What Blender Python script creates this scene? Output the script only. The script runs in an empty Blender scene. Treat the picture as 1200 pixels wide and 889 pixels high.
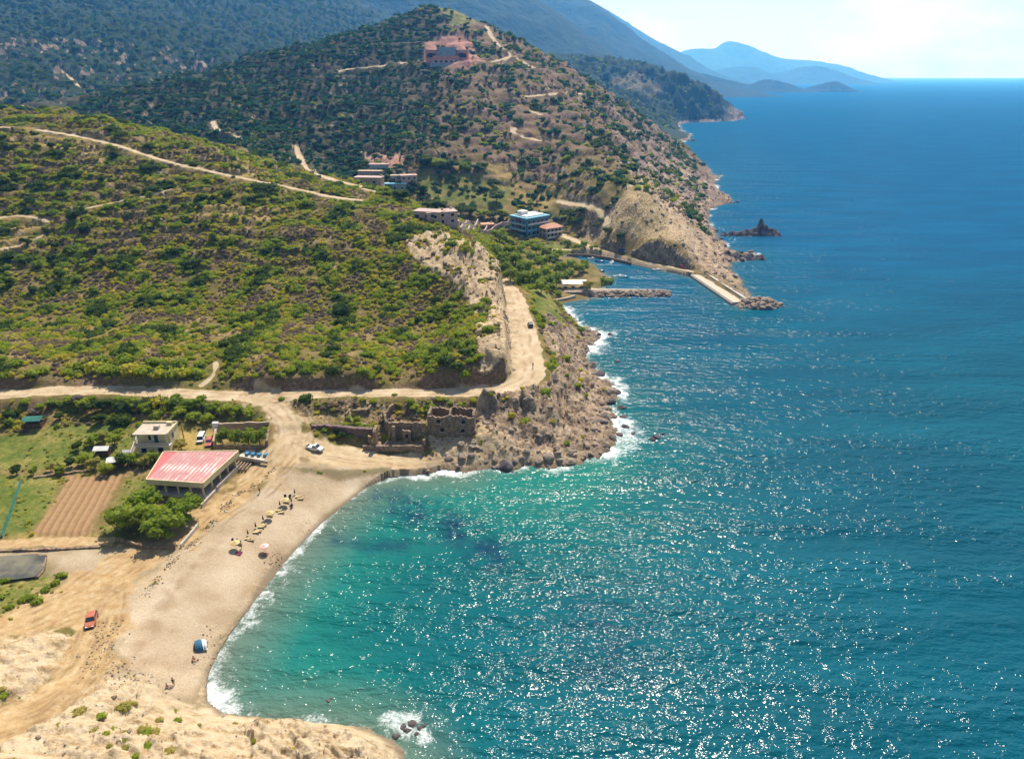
import bpy, bmesh, math, random
import numpy as np
from mathutils import Vector, Matrix, Euler
random.seed(7); RNG = np.random.default_rng(11)
D = bpy.data; SC = bpy.context.scene; COL = SC.collection
R = math.radians

# ------------------------------------------------------------------ camera, sky, sun, exposure
CAM_H = 97.0; PITCH = math.atan(356.5/800.0); FOC = 800.0
SN, CS = math.sin(PITCH), math.cos(PITCH)
cam = D.objects.new('camera', D.cameras.new('camera')); COL.objects.link(cam)
cam.location = (0, 0, CAM_H); cam.rotation_euler = (math.pi/2-PITCH, 0, 0)
cam.data.sensor_width = 36; cam.data.sensor_fit = 'HORIZONTAL'; cam.data.lens = 36*FOC/1200.0
cam.data.clip_start = 1; cam.data.clip_end = 90000
SC.camera = cam
SUN_EL, SUN_AZ = R(54), R(13)        # azimuth measured from +Y towards +X
w = D.worlds.new('World'); SC.world = w; w.use_nodes = True
nt = w.node_tree; bg = nt.nodes['Background']
sky = nt.nodes.new('ShaderNodeTexSky'); sky.sky_type = 'NISHITA'; sky.sun_disc = False
sky.sun_elevation = SUN_EL; sky.sun_rotation = SUN_AZ
sky.air_density = 1.0; sky.dust_density = 1.6; sky.ozone_density = 2.0; sky.altitude = 50
# thin high cloud: pale wisps mixed into the sky colour by direction
tc = nt.nodes.new('ShaderNodeTexCoord'); mp = nt.nodes.new('ShaderNodeMapping')
mp.inputs['Scale'].default_value = (5, 5, 16); nt.links.new(tc.outputs['Generated'], mp.inputs['Vector'])
cn = nt.nodes.new('ShaderNodeTexNoise'); cn.inputs['Scale'].default_value = 1.1; cn.inputs['Detail'].default_value = 7
nt.links.new(mp.outputs[0], cn.inputs['Vector'])
cr = nt.nodes.new('ShaderNodeMapRange'); cr.inputs['From Min'].default_value = .5; cr.inputs['From Max'].default_value = .75; cr.inputs['To Max'].default_value = .45
nt.links.new(cn.outputs['Fac'], cr.inputs['Value'])
cm = nt.nodes.new('ShaderNodeMix'); cm.data_type = 'RGBA'
cm.inputs[7].default_value = (13, 13, 13.4, 1)
nt.links.new(cr.outputs[0], cm.inputs[0]); nt.links.new(sky.outputs[0], cm.inputs[6])
nt.links.new(cm.outputs[2], bg.inputs['Color']); bg.inputs['Strength'].default_value = 0.076
sl = D.lights.new('sun', 'SUN'); sl.energy = 4.6; sl.angle = R(.5); sl.color = (1, .95, .87)
sun = D.objects.new('sun', sl); COL.objects.link(sun)
sdir = Vector((math.sin(SUN_AZ)*math.cos(SUN_EL), math.cos(SUN_AZ)*math.cos(SUN_EL), math.sin(SUN_EL)))
sun.rotation_euler = sdir.to_track_quat('Z', 'Y').to_euler(); sun.location = (0, 0, 1500)
SC.view_settings.view_transform = 'Standard'; SC.view_settings.look = 'None'
SC.view_settings.exposure = 0.62; SC.view_settings.gamma = 1; SC.view_settings.use_curve_mapping = False
SC.render.engine = 'CYCLES'
SC.cycles.use_denoising = True
SC.cycles.max_bounces = 5; SC.cycles.diffuse_bounces = 2; SC.cycles.glossy_bounces = 2; SC.cycles.volume_bounces = 3
SC.cycles.transparent_max_bounces = 8
SC.cycles.sample_clamp_direct = 12; SC.cycles.sample_clamp_indirect = 3

# ------------------------------------------------------------------ small maths helpers
def pz(px, py, z):                     # photo pixel + height -> world point
    s = (px-600)/FOC; v = (444.5-py)/FOC
    t = (z-CAM_H)/(v*CS-SN)
    return np.array((s*t, t*(CS+v*SN), z))
def pY(px, py, y):                     # photo pixel + distance -> world point
    s = (px-600)/FOC; v = (444.5-py)/FOC
    t = y/(CS+v*SN)
    return np.array((s*t, y, CAM_H+t*(v*CS-SN)))
def hash2(ix, iy, seed):
    h = (ix.astype(np.int64)*374761393 + iy.astype(np.int64)*668265263 + seed*2147483647) & 0xFFFFFFFF
    h = ((h ^ (h >> 13))*1274126177) & 0xFFFFFFFF
    return ((h ^ (h >> 16)) & 0xFFFF)/65535.0
def perlin(x, y, seed=0):
    x = np.asarray(x, float); y = np.asarray(y, float)
    ix = np.floor(x); iy = np.floor(y); fx = x-ix; fy = y-iy
    ux = fx*fx*fx*(fx*(fx*6-15)+10); uy = fy*fy*fy*(fy*(fy*6-15)+10)
    def g(dx, dy):
        a = hash2(ix+dx, iy+dy, seed)*2*np.pi
        return np.cos(a)*(fx-dx)+np.sin(a)*(fy-dy)
    a = g(0, 0); b = g(1, 0); c = g(0, 1); d = g(1, 1)
    return ((a+(b-a)*ux)*(1-uy)+(c+(d-c)*ux)*uy)*1.5
def fbm(x, y, octv=4, seed=0, gain=.5):
    s = 0; a = 1
    for o in range(octv):
        s = s+a*perlin(x*2**o, y*2**o, seed+o*17); a *= gain
    return s
def ridged(x, y, octv=4, seed=0, gain=.5):
    s = 0; a = 1
    for o in range(octv):
        s = s+a*(1-2*np.abs(perlin(x*2**o, y*2**o, seed+o*13))); a *= gain
    return s
def blocks(x, y, seed=0, tilt=.5):      # fractured slabs: every cell has its own height and dip
    ix = np.floor(x); iy = np.floor(y); best = np.full(x.shape, 9.); val = np.zeros(x.shape)
    for dx in (-1, 0, 1):
        for dy in (-1, 0, 1):
            cx, cy = ix+dx, iy+dy; px = cx+hash2(cx, cy, seed); py = cy+hash2(cx, cy, seed+1); d = (x-px)**2+(y-py)**2; m = d < best
            h = hash2(cx, cy, seed+2)-.5+tilt*((x-px)*(hash2(cx, cy, seed+3)-.5)+(y-py)*(hash2(cx, cy, seed+4)-.2))
            best = np.where(m, d, best); val = np.where(m, h, val)
    return val
def sstep(a, b, x):
    t = np.clip((x-a)/(b-a), 0, 1); return t*t*(3-2*t)
def polydist(x, y, pts, closed=False, vals=None):
    """distance to a polyline; with vals also the values interpolated along it"""
    P = np.asarray(pts, float); n = len(P)
    best = np.full(x.shape, 1e18); out = [np.zeros(x.shape) for _ in (vals or [])]
    for i in range(n if closed else n-1):
        a = P[i]; b = P[(i+1) % n]; d = b[:2]-a[:2]; L = d@d+1e-9
        t = np.clip(((x-a[0])*d[0]+(y-a[1])*d[1])/L, 0, 1)
        q = (x-a[0]-t*d[0])**2+(y-a[1]-t*d[1])**2
        m = q < best; best = np.where(m, q, best)
        for k, v in enumerate(vals or []):
            out[k] = np.where(m, v[i]+(v[(i+1) % n]-v[i])*t, out[k])
    best = np.sqrt(best)
    return (best, out) if vals is not None else best
def inpoly(x, y, pts):
    P = np.asarray(pts, float); n = len(P); r = np.zeros(x.shape, bool)
    for i in range(n):
        x1, y1 = P[i][:2]; x2, y2 = P[(i+1) % n][:2]
        if y1 == y2: continue
        c = ((y1 > y) != (y2 > y)) & (x < (x2-x1)*(y-y1)/(y2-y1)+x1); r ^= c
    return r
def smooth_line(pts, n=6):             # Catmull-Rom through the points
    P = np.asarray(pts, float); out = []
    for i in range(len(P)-1):
        p0 = P[max(i-1, 0)]; p1 = P[i]; p2 = P[i+1]; p3 = P[min(i+2, len(P)-1)]
        for k in range(n):
            t = k/n
            out.append(.5*((2*p1)+(-p0+p2)*t+(2*p0-5*p1+4*p2-p3)*t*t+(-p0+3*p1-3*p2+p3)*t**3))
    out.append(P[-1]); return np.array(out)

# ------------------------------------------------------------------ materials
MATS = {}
class NB:                               # tiny node builder
    def __init__(s, name):
        s.m = D.materials.new(name); s.m.use_nodes = True; s.t = s.m.node_tree; s.n = s.t.nodes; s.l = s.t.links
        s.b = s.n['Principled BSDF']; s.b.inputs['Specular IOR Level'].default_value = .25; s.b.inputs['Roughness'].default_value = .85
        MATS[name] = s.m
    def put(s, inp, v):
        if hasattr(v, 'links') or isinstance(v, bpy.types.NodeSocket): s.l.new(v, inp)
        else:
            inp.default_value = (*v, 1) if isinstance(v, tuple) and len(v) == 3 and inp.type == 'RGBA' else v
    def pos(s): return s.n.new('ShaderNodeNewGeometry').outputs['Position']
    def obj(s): return s.n.new('ShaderNodeTexCoord').outputs['Object']
    def noise(s, scale, detail=4, vec=None, rough=.55, stretch=None, dist=0):
        x = s.n.new('ShaderNodeTexNoise'); x.inputs['Scale'].default_value = scale; x.inputs['Detail'].default_value = detail
        x.inputs['Roughness'].default_value = rough; x.inputs['Distortion'].default_value = dist
        v = vec or s.pos()
        if stretch:
            mpn = s.n.new('ShaderNodeMapping'); mpn.inputs['Scale'].default_value = stretch[:3]
            if len(stretch) > 3: mpn.inputs['Rotation'].default_value = (0, 0, stretch[3])
            s.l.new(v, mpn.inputs['Vector']); v = mpn.outputs[0]
        s.l.new(v, x.inputs['Vector']); return x.outputs['Fac']
    def voro(s, scale, feature='F1', out='Distance', vec=None):
        x = s.n.new('ShaderNodeTexVoronoi'); x.feature = feature; x.inputs['Scale'].default_value = scale
        s.l.new(vec or s.pos(), x.inputs['Vector']); return x.outputs[out]
    def rng(s, v, a, b, c=0., d=1., smooth=False):
        x = s.n.new('ShaderNodeMapRange'); s.put(x.inputs['Value'], v)
        if smooth: x.interpolation_type = 'SMOOTHSTEP'
        for k, q in zip(('From Min', 'From Max', 'To Min', 'To Max'), (a, b, c, d)): x.inputs[k].default_value = q
        return x.outputs[0]
    def mix(s, f, a, b, mode='MIX'):
        x = s.n.new('ShaderNodeMix'); x.data_type = 'RGBA'; x.blend_type = mode
        s.put(x.inputs[0], f); s.put(x.inputs[6], a); s.put(x.inputs[7], b); return x.outputs[2]
    def math(s, op, a, b=0.):
        x = s.n.new('ShaderNodeMath'); x.operation = op; s.put(x.inputs[0], a); s.put(x.inputs[1], b); return x.outputs[0]
    def ramp(s, f, stops):
        x = s.n.new('ShaderNodeValToRGB'); e = x.color_ramp.elements
        while len(e) < len(stops): e.new(.5)
        for q, (p, c) in zip(e, stops): q.position = p; q.color = (*c, 1)
        s.put(x.inputs[0], f); return x.outputs[0]
    def attr(s, name, out='Fac'):
        x = s.n.new('ShaderNodeAttribute'); x.attribute_name = name; return x.outputs[out]
    def rand(s): return s.n.new('ShaderNodeObjectInfo').outputs['Random']
    def bump(s, h, strength=.5, dist=.1, normal=None):
        x = s.n.new('ShaderNodeBump'); x.inputs['Strength'].default_value = strength; x.inputs['Distance'].default_value = dist
        s.put(x.inputs['Height'], h)
        if normal is not None: s.l.new(normal, x.inputs['Normal'])
        s.l.new(x.outputs[0], s.b.inputs['Normal']); return x.outputs[0]
    def out(s, color, rough=None, spec=None):
        s.put(s.b.inputs['Base Color'], color)
        if rough is not None: s.put(s.b.inputs['Roughness'], rough)
        if spec is not None: s.put(s.b.inputs['Specular IOR Level'], spec)
        return s.m

# terrain: one material, driven by what lies on each vertex
b = NB('terrain')
big = b.noise(.02, 5); mid = b.noise(.13, 6, rough=.65); fine = b.noise(1.1, 5, rough=.7); vfine = b.noise(3.5, 3)
scrub = b.ramp(b.math('ADD', b.math('MULTIPLY', mid, .65), b.math('MULTIPLY', fine, .35)),
               [(.30, (.05, .058, .014)), (.42, (.11, .098, .026)), (.52, (.17, .125, .045)), (.6, (.25, .175, .085)), (.72, (.42, .31, .18))])
purple = b.ramp(fine, [(.3, (.075, .05, .038)), (.5, (.15, .092, .066)), (.7, (.34, .23, .165))])
c = b.mix(b.math('MULTIPLY', b.attr('red'), b.rng(mid, .3, .6)), scrub, purple)
straw = b.ramp(fine, [(.3, (.20, .15, .045)), (.6, (.36, .26, .09))])
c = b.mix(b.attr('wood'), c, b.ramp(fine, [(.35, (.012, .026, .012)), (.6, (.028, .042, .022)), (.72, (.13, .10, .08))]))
c = b.mix(b.attr('straw'), c, straw)
gr = b.ramp(b.math('ADD', b.math('MULTIPLY', mid, .6), b.math('MULTIPLY', fine, .4)), [(.32, (.04, .068, .014)), (.45, (.095, .125, .022)), (.53, (.155, .155, .035)), (.64, (.31, .235, .09))])
c = b.mix(b.attr('grass'), c, gr)
fur = b.attr('furrow')
pl = b.mix(fur, (.19, .105, .05), (.30, .185, .095)); pl = b.mix(b.rng(fine, .3, .7, 0, .6), pl, (.34, .23, .12))
c = b.mix(b.attr('plough'), c, pl)
rk = b.ramp(b.math('ADD', b.math('MULTIPLY', b.noise(.28, 6, rough=.7), .6), b.math('MULTIPLY', fine, .4)),
            [(.32, (.055, .04, .038)), (.43, (.17, .115, .08)), (.52, (.36, .265, .175)), (.64, (.54, .44, .315))])
pk = b.ramp(b.math('ADD', b.math('MULTIPLY', b.noise(.35, 6, rough=.7), .55), b.math('MULTIPLY', fine, .45)),
            [(.30, (.20, .135, .08)), (.42, (.42, .295, .17)), (.54, (.54, .415, .26)), (.66, (.60, .49, .34))])
rk = b.mix(b.math('MULTIPLY', b.attr('red'), b.rng(b.noise(.045, 6, rough=.7), .40, .58, 0, .85)), rk, b.ramp(fine, [(.3, (.06, .04, .045)), (.5, (.15, .10, .09)), (.7, (.36, .27, .21))]))
c = b.mix(b.rng(b.math('ADD', b.attr('rock'), b.math('MULTIPLY', b.math('SUBTRACT', fine, .5), .9)), .35, .6), c, rk)
strt = b.noise(.9, 6, rough=.75, stretch=(.22, 1.3, .6, .62)); pk2 = b.ramp(strt, [(.30, (.12, .075, .04)), (.38, (.38, .26, .13)), (.48, (.53, .41, .255)), (.58, (.60, .50, .36)), (.68, (.45, .31, .14))])
pk = b.mix(b.math('MULTIPLY', b.attr('ochre'), .75), pk, pk2)
c = b.mix(b.rng(b.math('ADD', b.attr('pale'), b.math('MULTIPLY', b.math('SUBTRACT', fine, .5), .9)), .35, .6), c, pk)
sd = b.ramp(b.math('ADD', b.math('MULTIPLY', b.noise(.09, 5), .55), b.math('MULTIPLY', vfine, .45)),
            [(.3, (.23, .165, .10)), (.42, (.345, .265, .172)), (.52, (.40, .315, .215)), (.64, (.47, .39, .285))])
c = b.mix(b.attr('sand'), c, sd)
rd = b.ramp(b.math('ADD', b.math('MULTIPLY', b.noise(.2, 5, stretch=(1, 1, 1)), .6), b.math('MULTIPLY', vfine, .4)),
            [(.3, (.29, .205, .115)), (.48, (.42, .325, .205)), (.62, (.51, .415, .29))])
rd = b.mix(b.attr('ochre'), rd, b.ramp(b.noise(.5, 5, rough=.7), [(.3, (.30, .19, .085)), (.5, (.405, .28, .14)), (.68, (.48, .37, .225))]))
c = b.mix(b.rng(b.math('ADD', b.attr('road'), b.math('MULTIPLY', b.math('SUBTRACT', b.math('ADD', b.math('MULTIPLY', fine, .5), b.math('MULTIPLY', mid, .5)), .5), 1.0)), .25, .75), c, rd)
c = b.mix(b.attr('clay'), c, b.ramp(fine, [(.3, (.20, .085, .065)), (.5, (.38, .19, .14)), (.7, (.52, .34, .27))]))
trk = b.attr('track')
c = b.mix(b.math('MULTIPLY', trk, .75), c, (.22, .135, .065))
c = b.mix(b.math('MULTIPLY', b.attr('wet'), .75), c, (.15, .115, .08))
rmask = b.math('MAXIMUM', b.attr('rock'), b.attr('pale'))
crk = b.math('ADD', b.math('MULTIPLY', b.voro(.55, 'F1', vec=None), .55), b.math('MULTIPLY', b.noise(.75, 6, rough=.75, stretch=(1, 1, 2.2)), 1.3))
hgt = b.math('ADD', b.math('MULTIPLY', b.math('ADD', b.math('MULTIPLY', fine, .7), b.math('MULTIPLY', vfine, .3)), .5), b.math('MULTIPLY', b.math('MULTIPLY', crk, rmask), 1.5))
b.bump(hgt, .65, .8)
TERR = b.out(c, .95, .1)

# sea
b = NB('sea_water')
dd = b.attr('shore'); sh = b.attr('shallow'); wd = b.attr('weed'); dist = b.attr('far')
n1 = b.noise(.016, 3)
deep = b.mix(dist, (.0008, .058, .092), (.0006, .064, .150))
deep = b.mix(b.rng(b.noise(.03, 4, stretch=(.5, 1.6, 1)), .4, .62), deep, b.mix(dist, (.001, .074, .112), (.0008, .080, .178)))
c = b.mix(sh, deep, (.003, .105, .095))
c = b.mix(b.rng(sh, .70, 1.1), c, (.012, .150, .122))
c = b.mix(b.rng(dd, 1., 14., .75, 0.), c, (.13, .14, .10))
c = b.mix(b.math('MULTIPLY', wd, b.rng(b.noise(.18, 4), .35, .6)), c, (.004, .035, .07))
fo = b.attr('foamy')
fn = b.math('ADD', b.math('MULTIPLY', b.noise(.22, 5, rough=.65, dist=1.), .55), b.math('MULTIPLY', b.noise(1.3, 6, rough=.8, dist=1.2), .45))
foam = b.rng(b.math('ADD', fn, b.math('MULTIPLY', b.math('SUBTRACT', fo, 1.), .36)), .44, .64)
c = b.mix(b.math('MULTIPLY', foam, .9), c, (.80, .83, .84))
mod = b.rng(b.noise(.045, 4, stretch=(.35, 1.5, 1, .42)), .36, .62, .55, 1.25)
h1 = b.math('MULTIPLY', b.noise(.085, 2, stretch=(.4, 1, 1, .4)), .9)
h2 = b.math('MULTIPLY', b.noise(.42, 3, stretch=(.6, 1, 1, .22), rough=.55), 1.05)
h3 = b.math('MULTIPLY', b.noise(1.5, 2, stretch=(.7, 1, 1, -.2)), .15)
hh = b.math('MULTIPLY', b.math('ADD', b.math('ADD', h1, h2), h3), mod)
b.bump(hh, 1., 1.0)
b.b.inputs['IOR'].default_value = 1.33
nrm_ = b.b.inputs['Normal'].links[0].from_socket
df = b.n.new('ShaderNodeBsdfDiffuse'); gl = b.n.new('ShaderNodeBsdfGlossy'); fr_ = b.n.new('ShaderNodeFresnel'); fr_.inputs['IOR'].default_value = 1.33
for nd in (df, gl, fr_): b.l.new(nrm_, nd.inputs['Normal'])
b.put(df.inputs['Color'], c); gl.inputs['Roughness'].default_value = .085
ms = b.n.new('ShaderNodeMixShader'); b.put(ms.inputs[0], b.math('MULTIPLY', b.math('MINIMUM', b.math('MULTIPLY', fr_.outputs[0], .7), .05), b.math('SUBTRACT', 1., foam)))
b.l.new(df.outputs[0], ms.inputs[1]); b.l.new(gl.outputs[0], ms.inputs[2]); b.l.new(ms.outputs[0], b.n['Material Output'].inputs['Surface'])
SEA = b.m

# foliage: one material per kind of leaf
def leaf_mat(name, c1, c2, c3, sat=1.):
    b = NB(name)
    c = b.ramp(b.rand(), [(0, c1), (.5, c2), (1, c3)])
    f = b.noise(1.3, 3)
    c = b.mix(b.rng(f, .35, .7, 0, .5), c, tuple(min(1, q*1.7) for q in c2))
    m = b.out(c, .7, .15)
    tr = b.n.new('ShaderNodeBsdfTranslucent'); b.put(tr.inputs['Color'], b.mix(1., c, (1.25, 1.3, .9), 'MULTIPLY')); mx = b.n.new('ShaderNodeMixShader'); mx.inputs[0].default_value = .5
    b.l.new(b.b.outputs[0], mx.inputs[1]); b.l.new(tr.outputs[0], mx.inputs[2]); b.l.new(mx.outputs[0], b.n['Material Output'].inputs['Surface'])
    return m
L_DARK = leaf_mat('leaf_dark', (0.0396, 0.066, 0.011), (0.0616, 0.0935, 0.0132), (0.0858, 0.1188, 0.0176))
L_GREEN = leaf_mat('leaf_green', (0.1388, 0.1984, 0.0159), (0.2049, 0.2578, 0.0212), (0.2777, 0.3042, 0.0291))
L_YEL = leaf_mat('leaf_yellow_green', (0.308, 0.3203, 0.0271), (0.3819, 0.3388, 0.037), (0.4435, 0.345, 0.0431))
L_OLIVE = leaf_mat('leaf_olive', (0.2124, 0.2195, 0.0453), (0.2974, 0.269, 0.0637), (0.3823, 0.2974, 0.085))
L_GREY = leaf_mat('leaf_grey', (0.1495, 0.1207, 0.0978), (0.1955, 0.1437, 0.115), (0.2415, 0.1725, 0.1323))
L_TREE = leaf_mat('leaf_tree', (0.1365, 0.1943, 0.0158), (0.1785, 0.231, 0.021), (0.2205, 0.252, 0.0315))
L_GROVE = leaf_mat('leaf_grove', (.020, .070, .034), (.030, .090, .038), (.042, .10, .042))
b = NB('bark'); BARK = b.out(b.ramp(b.noise(4, 4), [(.3, (.06, .045, .03)), (.7, (.17, .13, .09))]), .9)

# ------------------------------------------------------------------ coast, in photo pixels at sea level
coast_px = [(520, 1010), (500, 940), (470, 885), (455, 868), (430, 858), (395, 850), (350, 845), (300, 840), (262, 836), (243, 822),
 (242, 805), (245, 787), (256, 765), (268, 745), (290, 715), (316, 683), (345, 645), (375, 615), (405, 590), (430, 570), (456, 558),
 (476, 556), (500, 555), (520, 549), (545, 553), (572, 549), (600, 550), (625, 545), (650, 547), (680, 540), (705, 533), (718, 520), (722, 508),
 (712, 497), (720, 487), (708, 475), (722, 464), (716, 450), (700, 440), (695, 428), (684, 416), (690, 404), (702, 394), (698, 386), (680, 384),
 (670, 374), (660, 364), (657, 356), (672, 353), (690, 352), (705, 345), (704, 337), (712, 330), (716, 325), (704, 317), (694, 309),
 (672, 302), (664, 299), (684, 298), (712, 302), (740, 309), (772, 316), (800, 322), (812, 325), (826, 333), (862, 357),
 (868, 362), (880, 352), (872, 340), (862, 326), (852, 317), (853, 307), (872, 305), (892, 302), (884, 297), (862, 297), (850, 291), (846, 284), (838, 279),
 (834, 270), (830, 262), (824, 248), (838, 241), (857, 237), (851, 230), (838, 224), (836, 215), (842, 206), (832, 203), (816, 191), (802, 178), (795, 167), (806, 163), (808, 157), (798, 154),
 (792, 148), (800, 144), (830, 143), (860, 141.5), (872, 139)]
coast = [pz(a, c_, 0)[:2] for a, c_ in coast_px]
coast = [tuple(p) for p in coast]
e = coast[-1]
land_poly = coast + [(e[0]-80, e[1]+250), (e[0]-420, e[1]+420), (400, 2900), (-3200, 2900), (-3200, -200), (coast[0][0], -200)]
# ------------------------------------------------------------------ terrain control points
CP = []
def Z(*l):
    for px, py, z in l: CP.append(pz(px, py, z))
def Y(*l):
    for px, py, y in l: CP.append(pY(px, py, y))
# beach plain and fields
Z((240, 745, 1.6), (200, 760, 2.6), (160, 740, 3.2), (110, 720, 3.8), (50, 720, 4.4), (0, 720, 5), (-80, 720, 7), (260, 700, 2), (300, 640, 2), (350, 590, 1.9), (400, 565, 1.6), (440, 545, 1.6),
  (200, 690, 3), (150, 660, 3.5), (100, 660, 4), (20, 680, 4.2), (-60, 650, 4.5), (30, 600, 4.5), (-80, 600, 5), (100, 590, 4.2), (180, 600, 3.8), (240, 570, 3.6), (300, 560, 3.6), (60, 520, 5), (-60, 520, 6), (180, 525, 4.8),
  (250, 520, 4.8), (330, 540, 4.2), (370, 525, 4.4), (420, 530, 3.2), (480, 535, 2.6), (240, 490, 6), (120, 485, 7), (30, 485, 7.5), (-60, 480, 8),
  (0, 462, 10.5), (-100, 464, 11), (150, 460, 10.2), (300, 464, 9.3), (440, 460, 9.6), (560, 457, 10.6), (620, 440, 12.4), (625, 400, 13.8), (606, 355, 14.8), (592, 335, 15),
  (400, 490, 6.6), (450, 485, 6.6), (480, 510, 4.2), (530, 505, 4.6), (560, 490, 6.5), (540, 475, 8.3), (590, 490, 7), (640, 465, 10.5), (580, 530, 2.6), (640, 520, 3), (690, 510, 2.2), (665, 480, 5), (690, 460, 3.4),
  (655, 440, 9.5), (655, 400, 8), (650, 375, 9.5), (638, 350, 12.5), (622, 338, 14))
# foreground bluff, lower left
Z((60, 770, 5), (20, 790, 7), (0, 850, 8.5), (-80, 860, 11), (60, 880, 10), (130, 850, 8.2), (190, 820, 5.2), (235, 835, 5), (210, 870, 9.6), (290, 862, 9), (340, 850, 7), (400, 870, 7.6), (440, 880, 5.2), (150, 930, 12), (320, 940, 12), (-50, 980, 16), (200, 1020, 15), (420, 960, 8),
  (150, 790, 3.8), (100, 800, 5))
# near hill
Z((0, 440, 14.5), (-120, 430, 17), (150, 440, 14.2), (300, 446, 12.8), (430, 444, 13.5), (540, 442, 15), (585, 425, 17), (592, 385, 22))
Y((0, 380, 245), (120, 380, 245), (260, 380, 243), (400, 380, 243), (520, 385, 235), (0, 300, 290), (130, 300, 290), (260, 300, 288), (380, 300, 283), (480, 310, 274), (545, 330, 256), (575, 340, 246),
  (0, 220, 340), (120, 220, 340), (240, 235, 328), (360, 255, 314), (0, 150, 385), (60, 155, 384), (130, 170, 376), (200, 190, 364), (300, 212, 350), (430, 232, 338),
  (-150, 160, 390), (-150, 300, 290), (-150, 380, 245), (-150, 110, 420),
  (0, 143, 400), (60, 131, 405), (120, 135, 402), (200, 160, 390), (270, 184, 378), (330, 207, 366), (500, 262, 312), (545, 281, 292), (575, 298, 280), (592, 318, 270), (590, 360, 246))
# hidden back of the near hill and the valley behind it
for x, y, z in [(-250, 450, 60), (-150, 450, 45), (-80, 430, 34), (-30, 400, 20), (0, 345, 15), (-250, 560, 42), (-120, 520, 30), (-60, 465, 20), (-330, 520, 62), (-450, 480, 84), (-450, 380, 88), (6, 310, 12.), (12, 290, 13), (-25, 350, 24), (-480, 250, 40), (-480, 190, 20)]:
    CP.append(np.array((x, y, z)))
# harbour flat and village
Z((640, 330, 2.2), (690, 325, 1.8), (660, 345, 1.8), (610, 310, 2.8), (580, 285, 5), (640, 285, 3.2), (680, 296, 2.2), (620, 275, 5), (580, 268, 7), (520, 262, 9), (540, 255, 11), (660, 270, 5), (720, 297, 3.2), (780, 313, 2.2), (820, 326, 2),
  (480, 245, 19), (450, 225, 26), (420, 218, 33), (350, 195, 41), (360, 205, 39), (480, 215, 29), (560, 240, 17), (620, 245, 14), (560, 215, 27), (640, 215, 25), (700, 268, 8))
# far hill
Z((760, 285, 11), (760, 262, 24), (800, 290, 12), (820, 300, 5.5), (700, 240, 22), (730, 240, 26), (790, 250, 20), (815, 262, 8), (845, 318, 3), (850, 330, 3), (868, 350, 2.6))
Y((460, 190, 510), (560, 185, 520), (660, 190, 515), (720, 200, 500), (760, 215, 500), (400, 160, 580), (500, 140, 600), (600, 140, 600), (680, 150, 610), (740, 180, 600), (780, 205, 590), (810, 220, 610),
  (440, 100, 690), (530, 85, 690), (620, 95, 690), (500, 45, 775), (560, 50, 770), (500, 9, 850), (530, 12, 850), (470, 20, 850), (440, 31, 850), (380, 51, 850), (300, 70, 835), (200, 96, 800), (120, 115, 770), (60, 135, 740),
  (300, 110, 700), (200, 130, 680), (250, 150, 600), (320, 150, 600), (560, 25, 862), (600, 45, 870), (650, 74, 870), (700, 106, 860), (750, 141, 840), (785, 168, 830), (805, 190, 760))
for x, y, z in [(150, 960, 40), (60, 960, 90), (-100, 960, 120), (-250, 930, 85), (-400, 900, 62), (-300, 1000, 70), (0, 1100, 75), (120, 1100, 35), (230, 920, 12), (250, 1010, 3), (200, 1080, 14), (-600, 900, 60), (-700, 700, 62), (-700, 500, 75), (200, 1250, 30), (300, 1290, 6), (60, 1300, 70)]:
    CP.append(np.array((x, y, z)))
# left mountain and the second headland
Y((0, 130, 900), (-100, 130, 950), (0, 60, 1200), (120, 60, 1250), (220, 60, 1320), (0, 0, 1700), (150, 0, 1800), (260, 20, 1820), (305, 0, 2050), (340, 20, 1980), (375, 39, 1900), (430, 55, 1800), (-200, 60, 1250), (-200, 0, 1700),
  (708, 97, 1620), (735, 88, 1660), (760, 93, 1670), (785, 96, 1680), (815, 106, 1690), (840, 121, 1700), (858, 134, 1705), (760, 118, 1600), (800, 130, 1590))
for x, y, z in [(-1500, 2500, 560), (-700, 2600, 420), (-300, 2500, 230), (-2200, 2000, 420), (-2500, 1200, 240), (150, 2000, 130), (330, 2000, 100), (300, 1450, 20), (430, 1900, 40), (-50, 1500, 100), (-2800, 2700, 600)]:
    CP.append(np.array((x, y, z)))
# sea bed
for px, py in [(350, 750), (450, 650), (560, 600), (600, 800), (800, 700), (800, 520), (760, 430), (760, 360), (780, 330), (900, 420), (950, 330), (950, 250), (900, 210), (880, 170), (930, 140), (1000, 200), (1100, 400), (1100, 700), (730, 314), (520, 850)]:
    CP.append(pz(px, py, 0)+np.array((0, 0, -9.)))
for q in coast[::2]: CP.append(np.array((q[0], q[1], .3)))
CP = np.array(CP)
def warp(x, y): return np.stack([x/(y+45.)*1.6, np.log(np.maximum(y, -20)+45.)], -1)
def tps_fit(P, v, lam=2e-4):
    n = len(P); r2 = ((P[:, None]-P[None])**2).sum(-1); K = .5*r2*np.log(r2+1e-12)+lam*np.eye(n)
    A = np.zeros((n+3, n+3)); A[:n, :n] = K; A[:n, n] = 1; A[:n, n+1:] = P; A[n:, :n] = A[:n, n:].T
    return np.linalg.solve(A, np.concatenate([v, np.zeros(3)]))
def tps_eval(P, W, Q):
    out = np.zeros(len(Q)); n = len(P)
    for i in range(0, len(Q), 20000):
        q = Q[i:i+20000]; r2 = ((q[:, None]-P[None])**2).sum(-1)
        out[i:i+20000] = (.5*r2*np.log(r2+1e-12))@W[:n]+W[n]+q@W[n+1:]
    return out
Pw = warp(CP[:, 0], CP[:, 1]); Wt = tps_fit(Pw, CP[:, 2]/(CP[:, 1]+80)*100)
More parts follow.
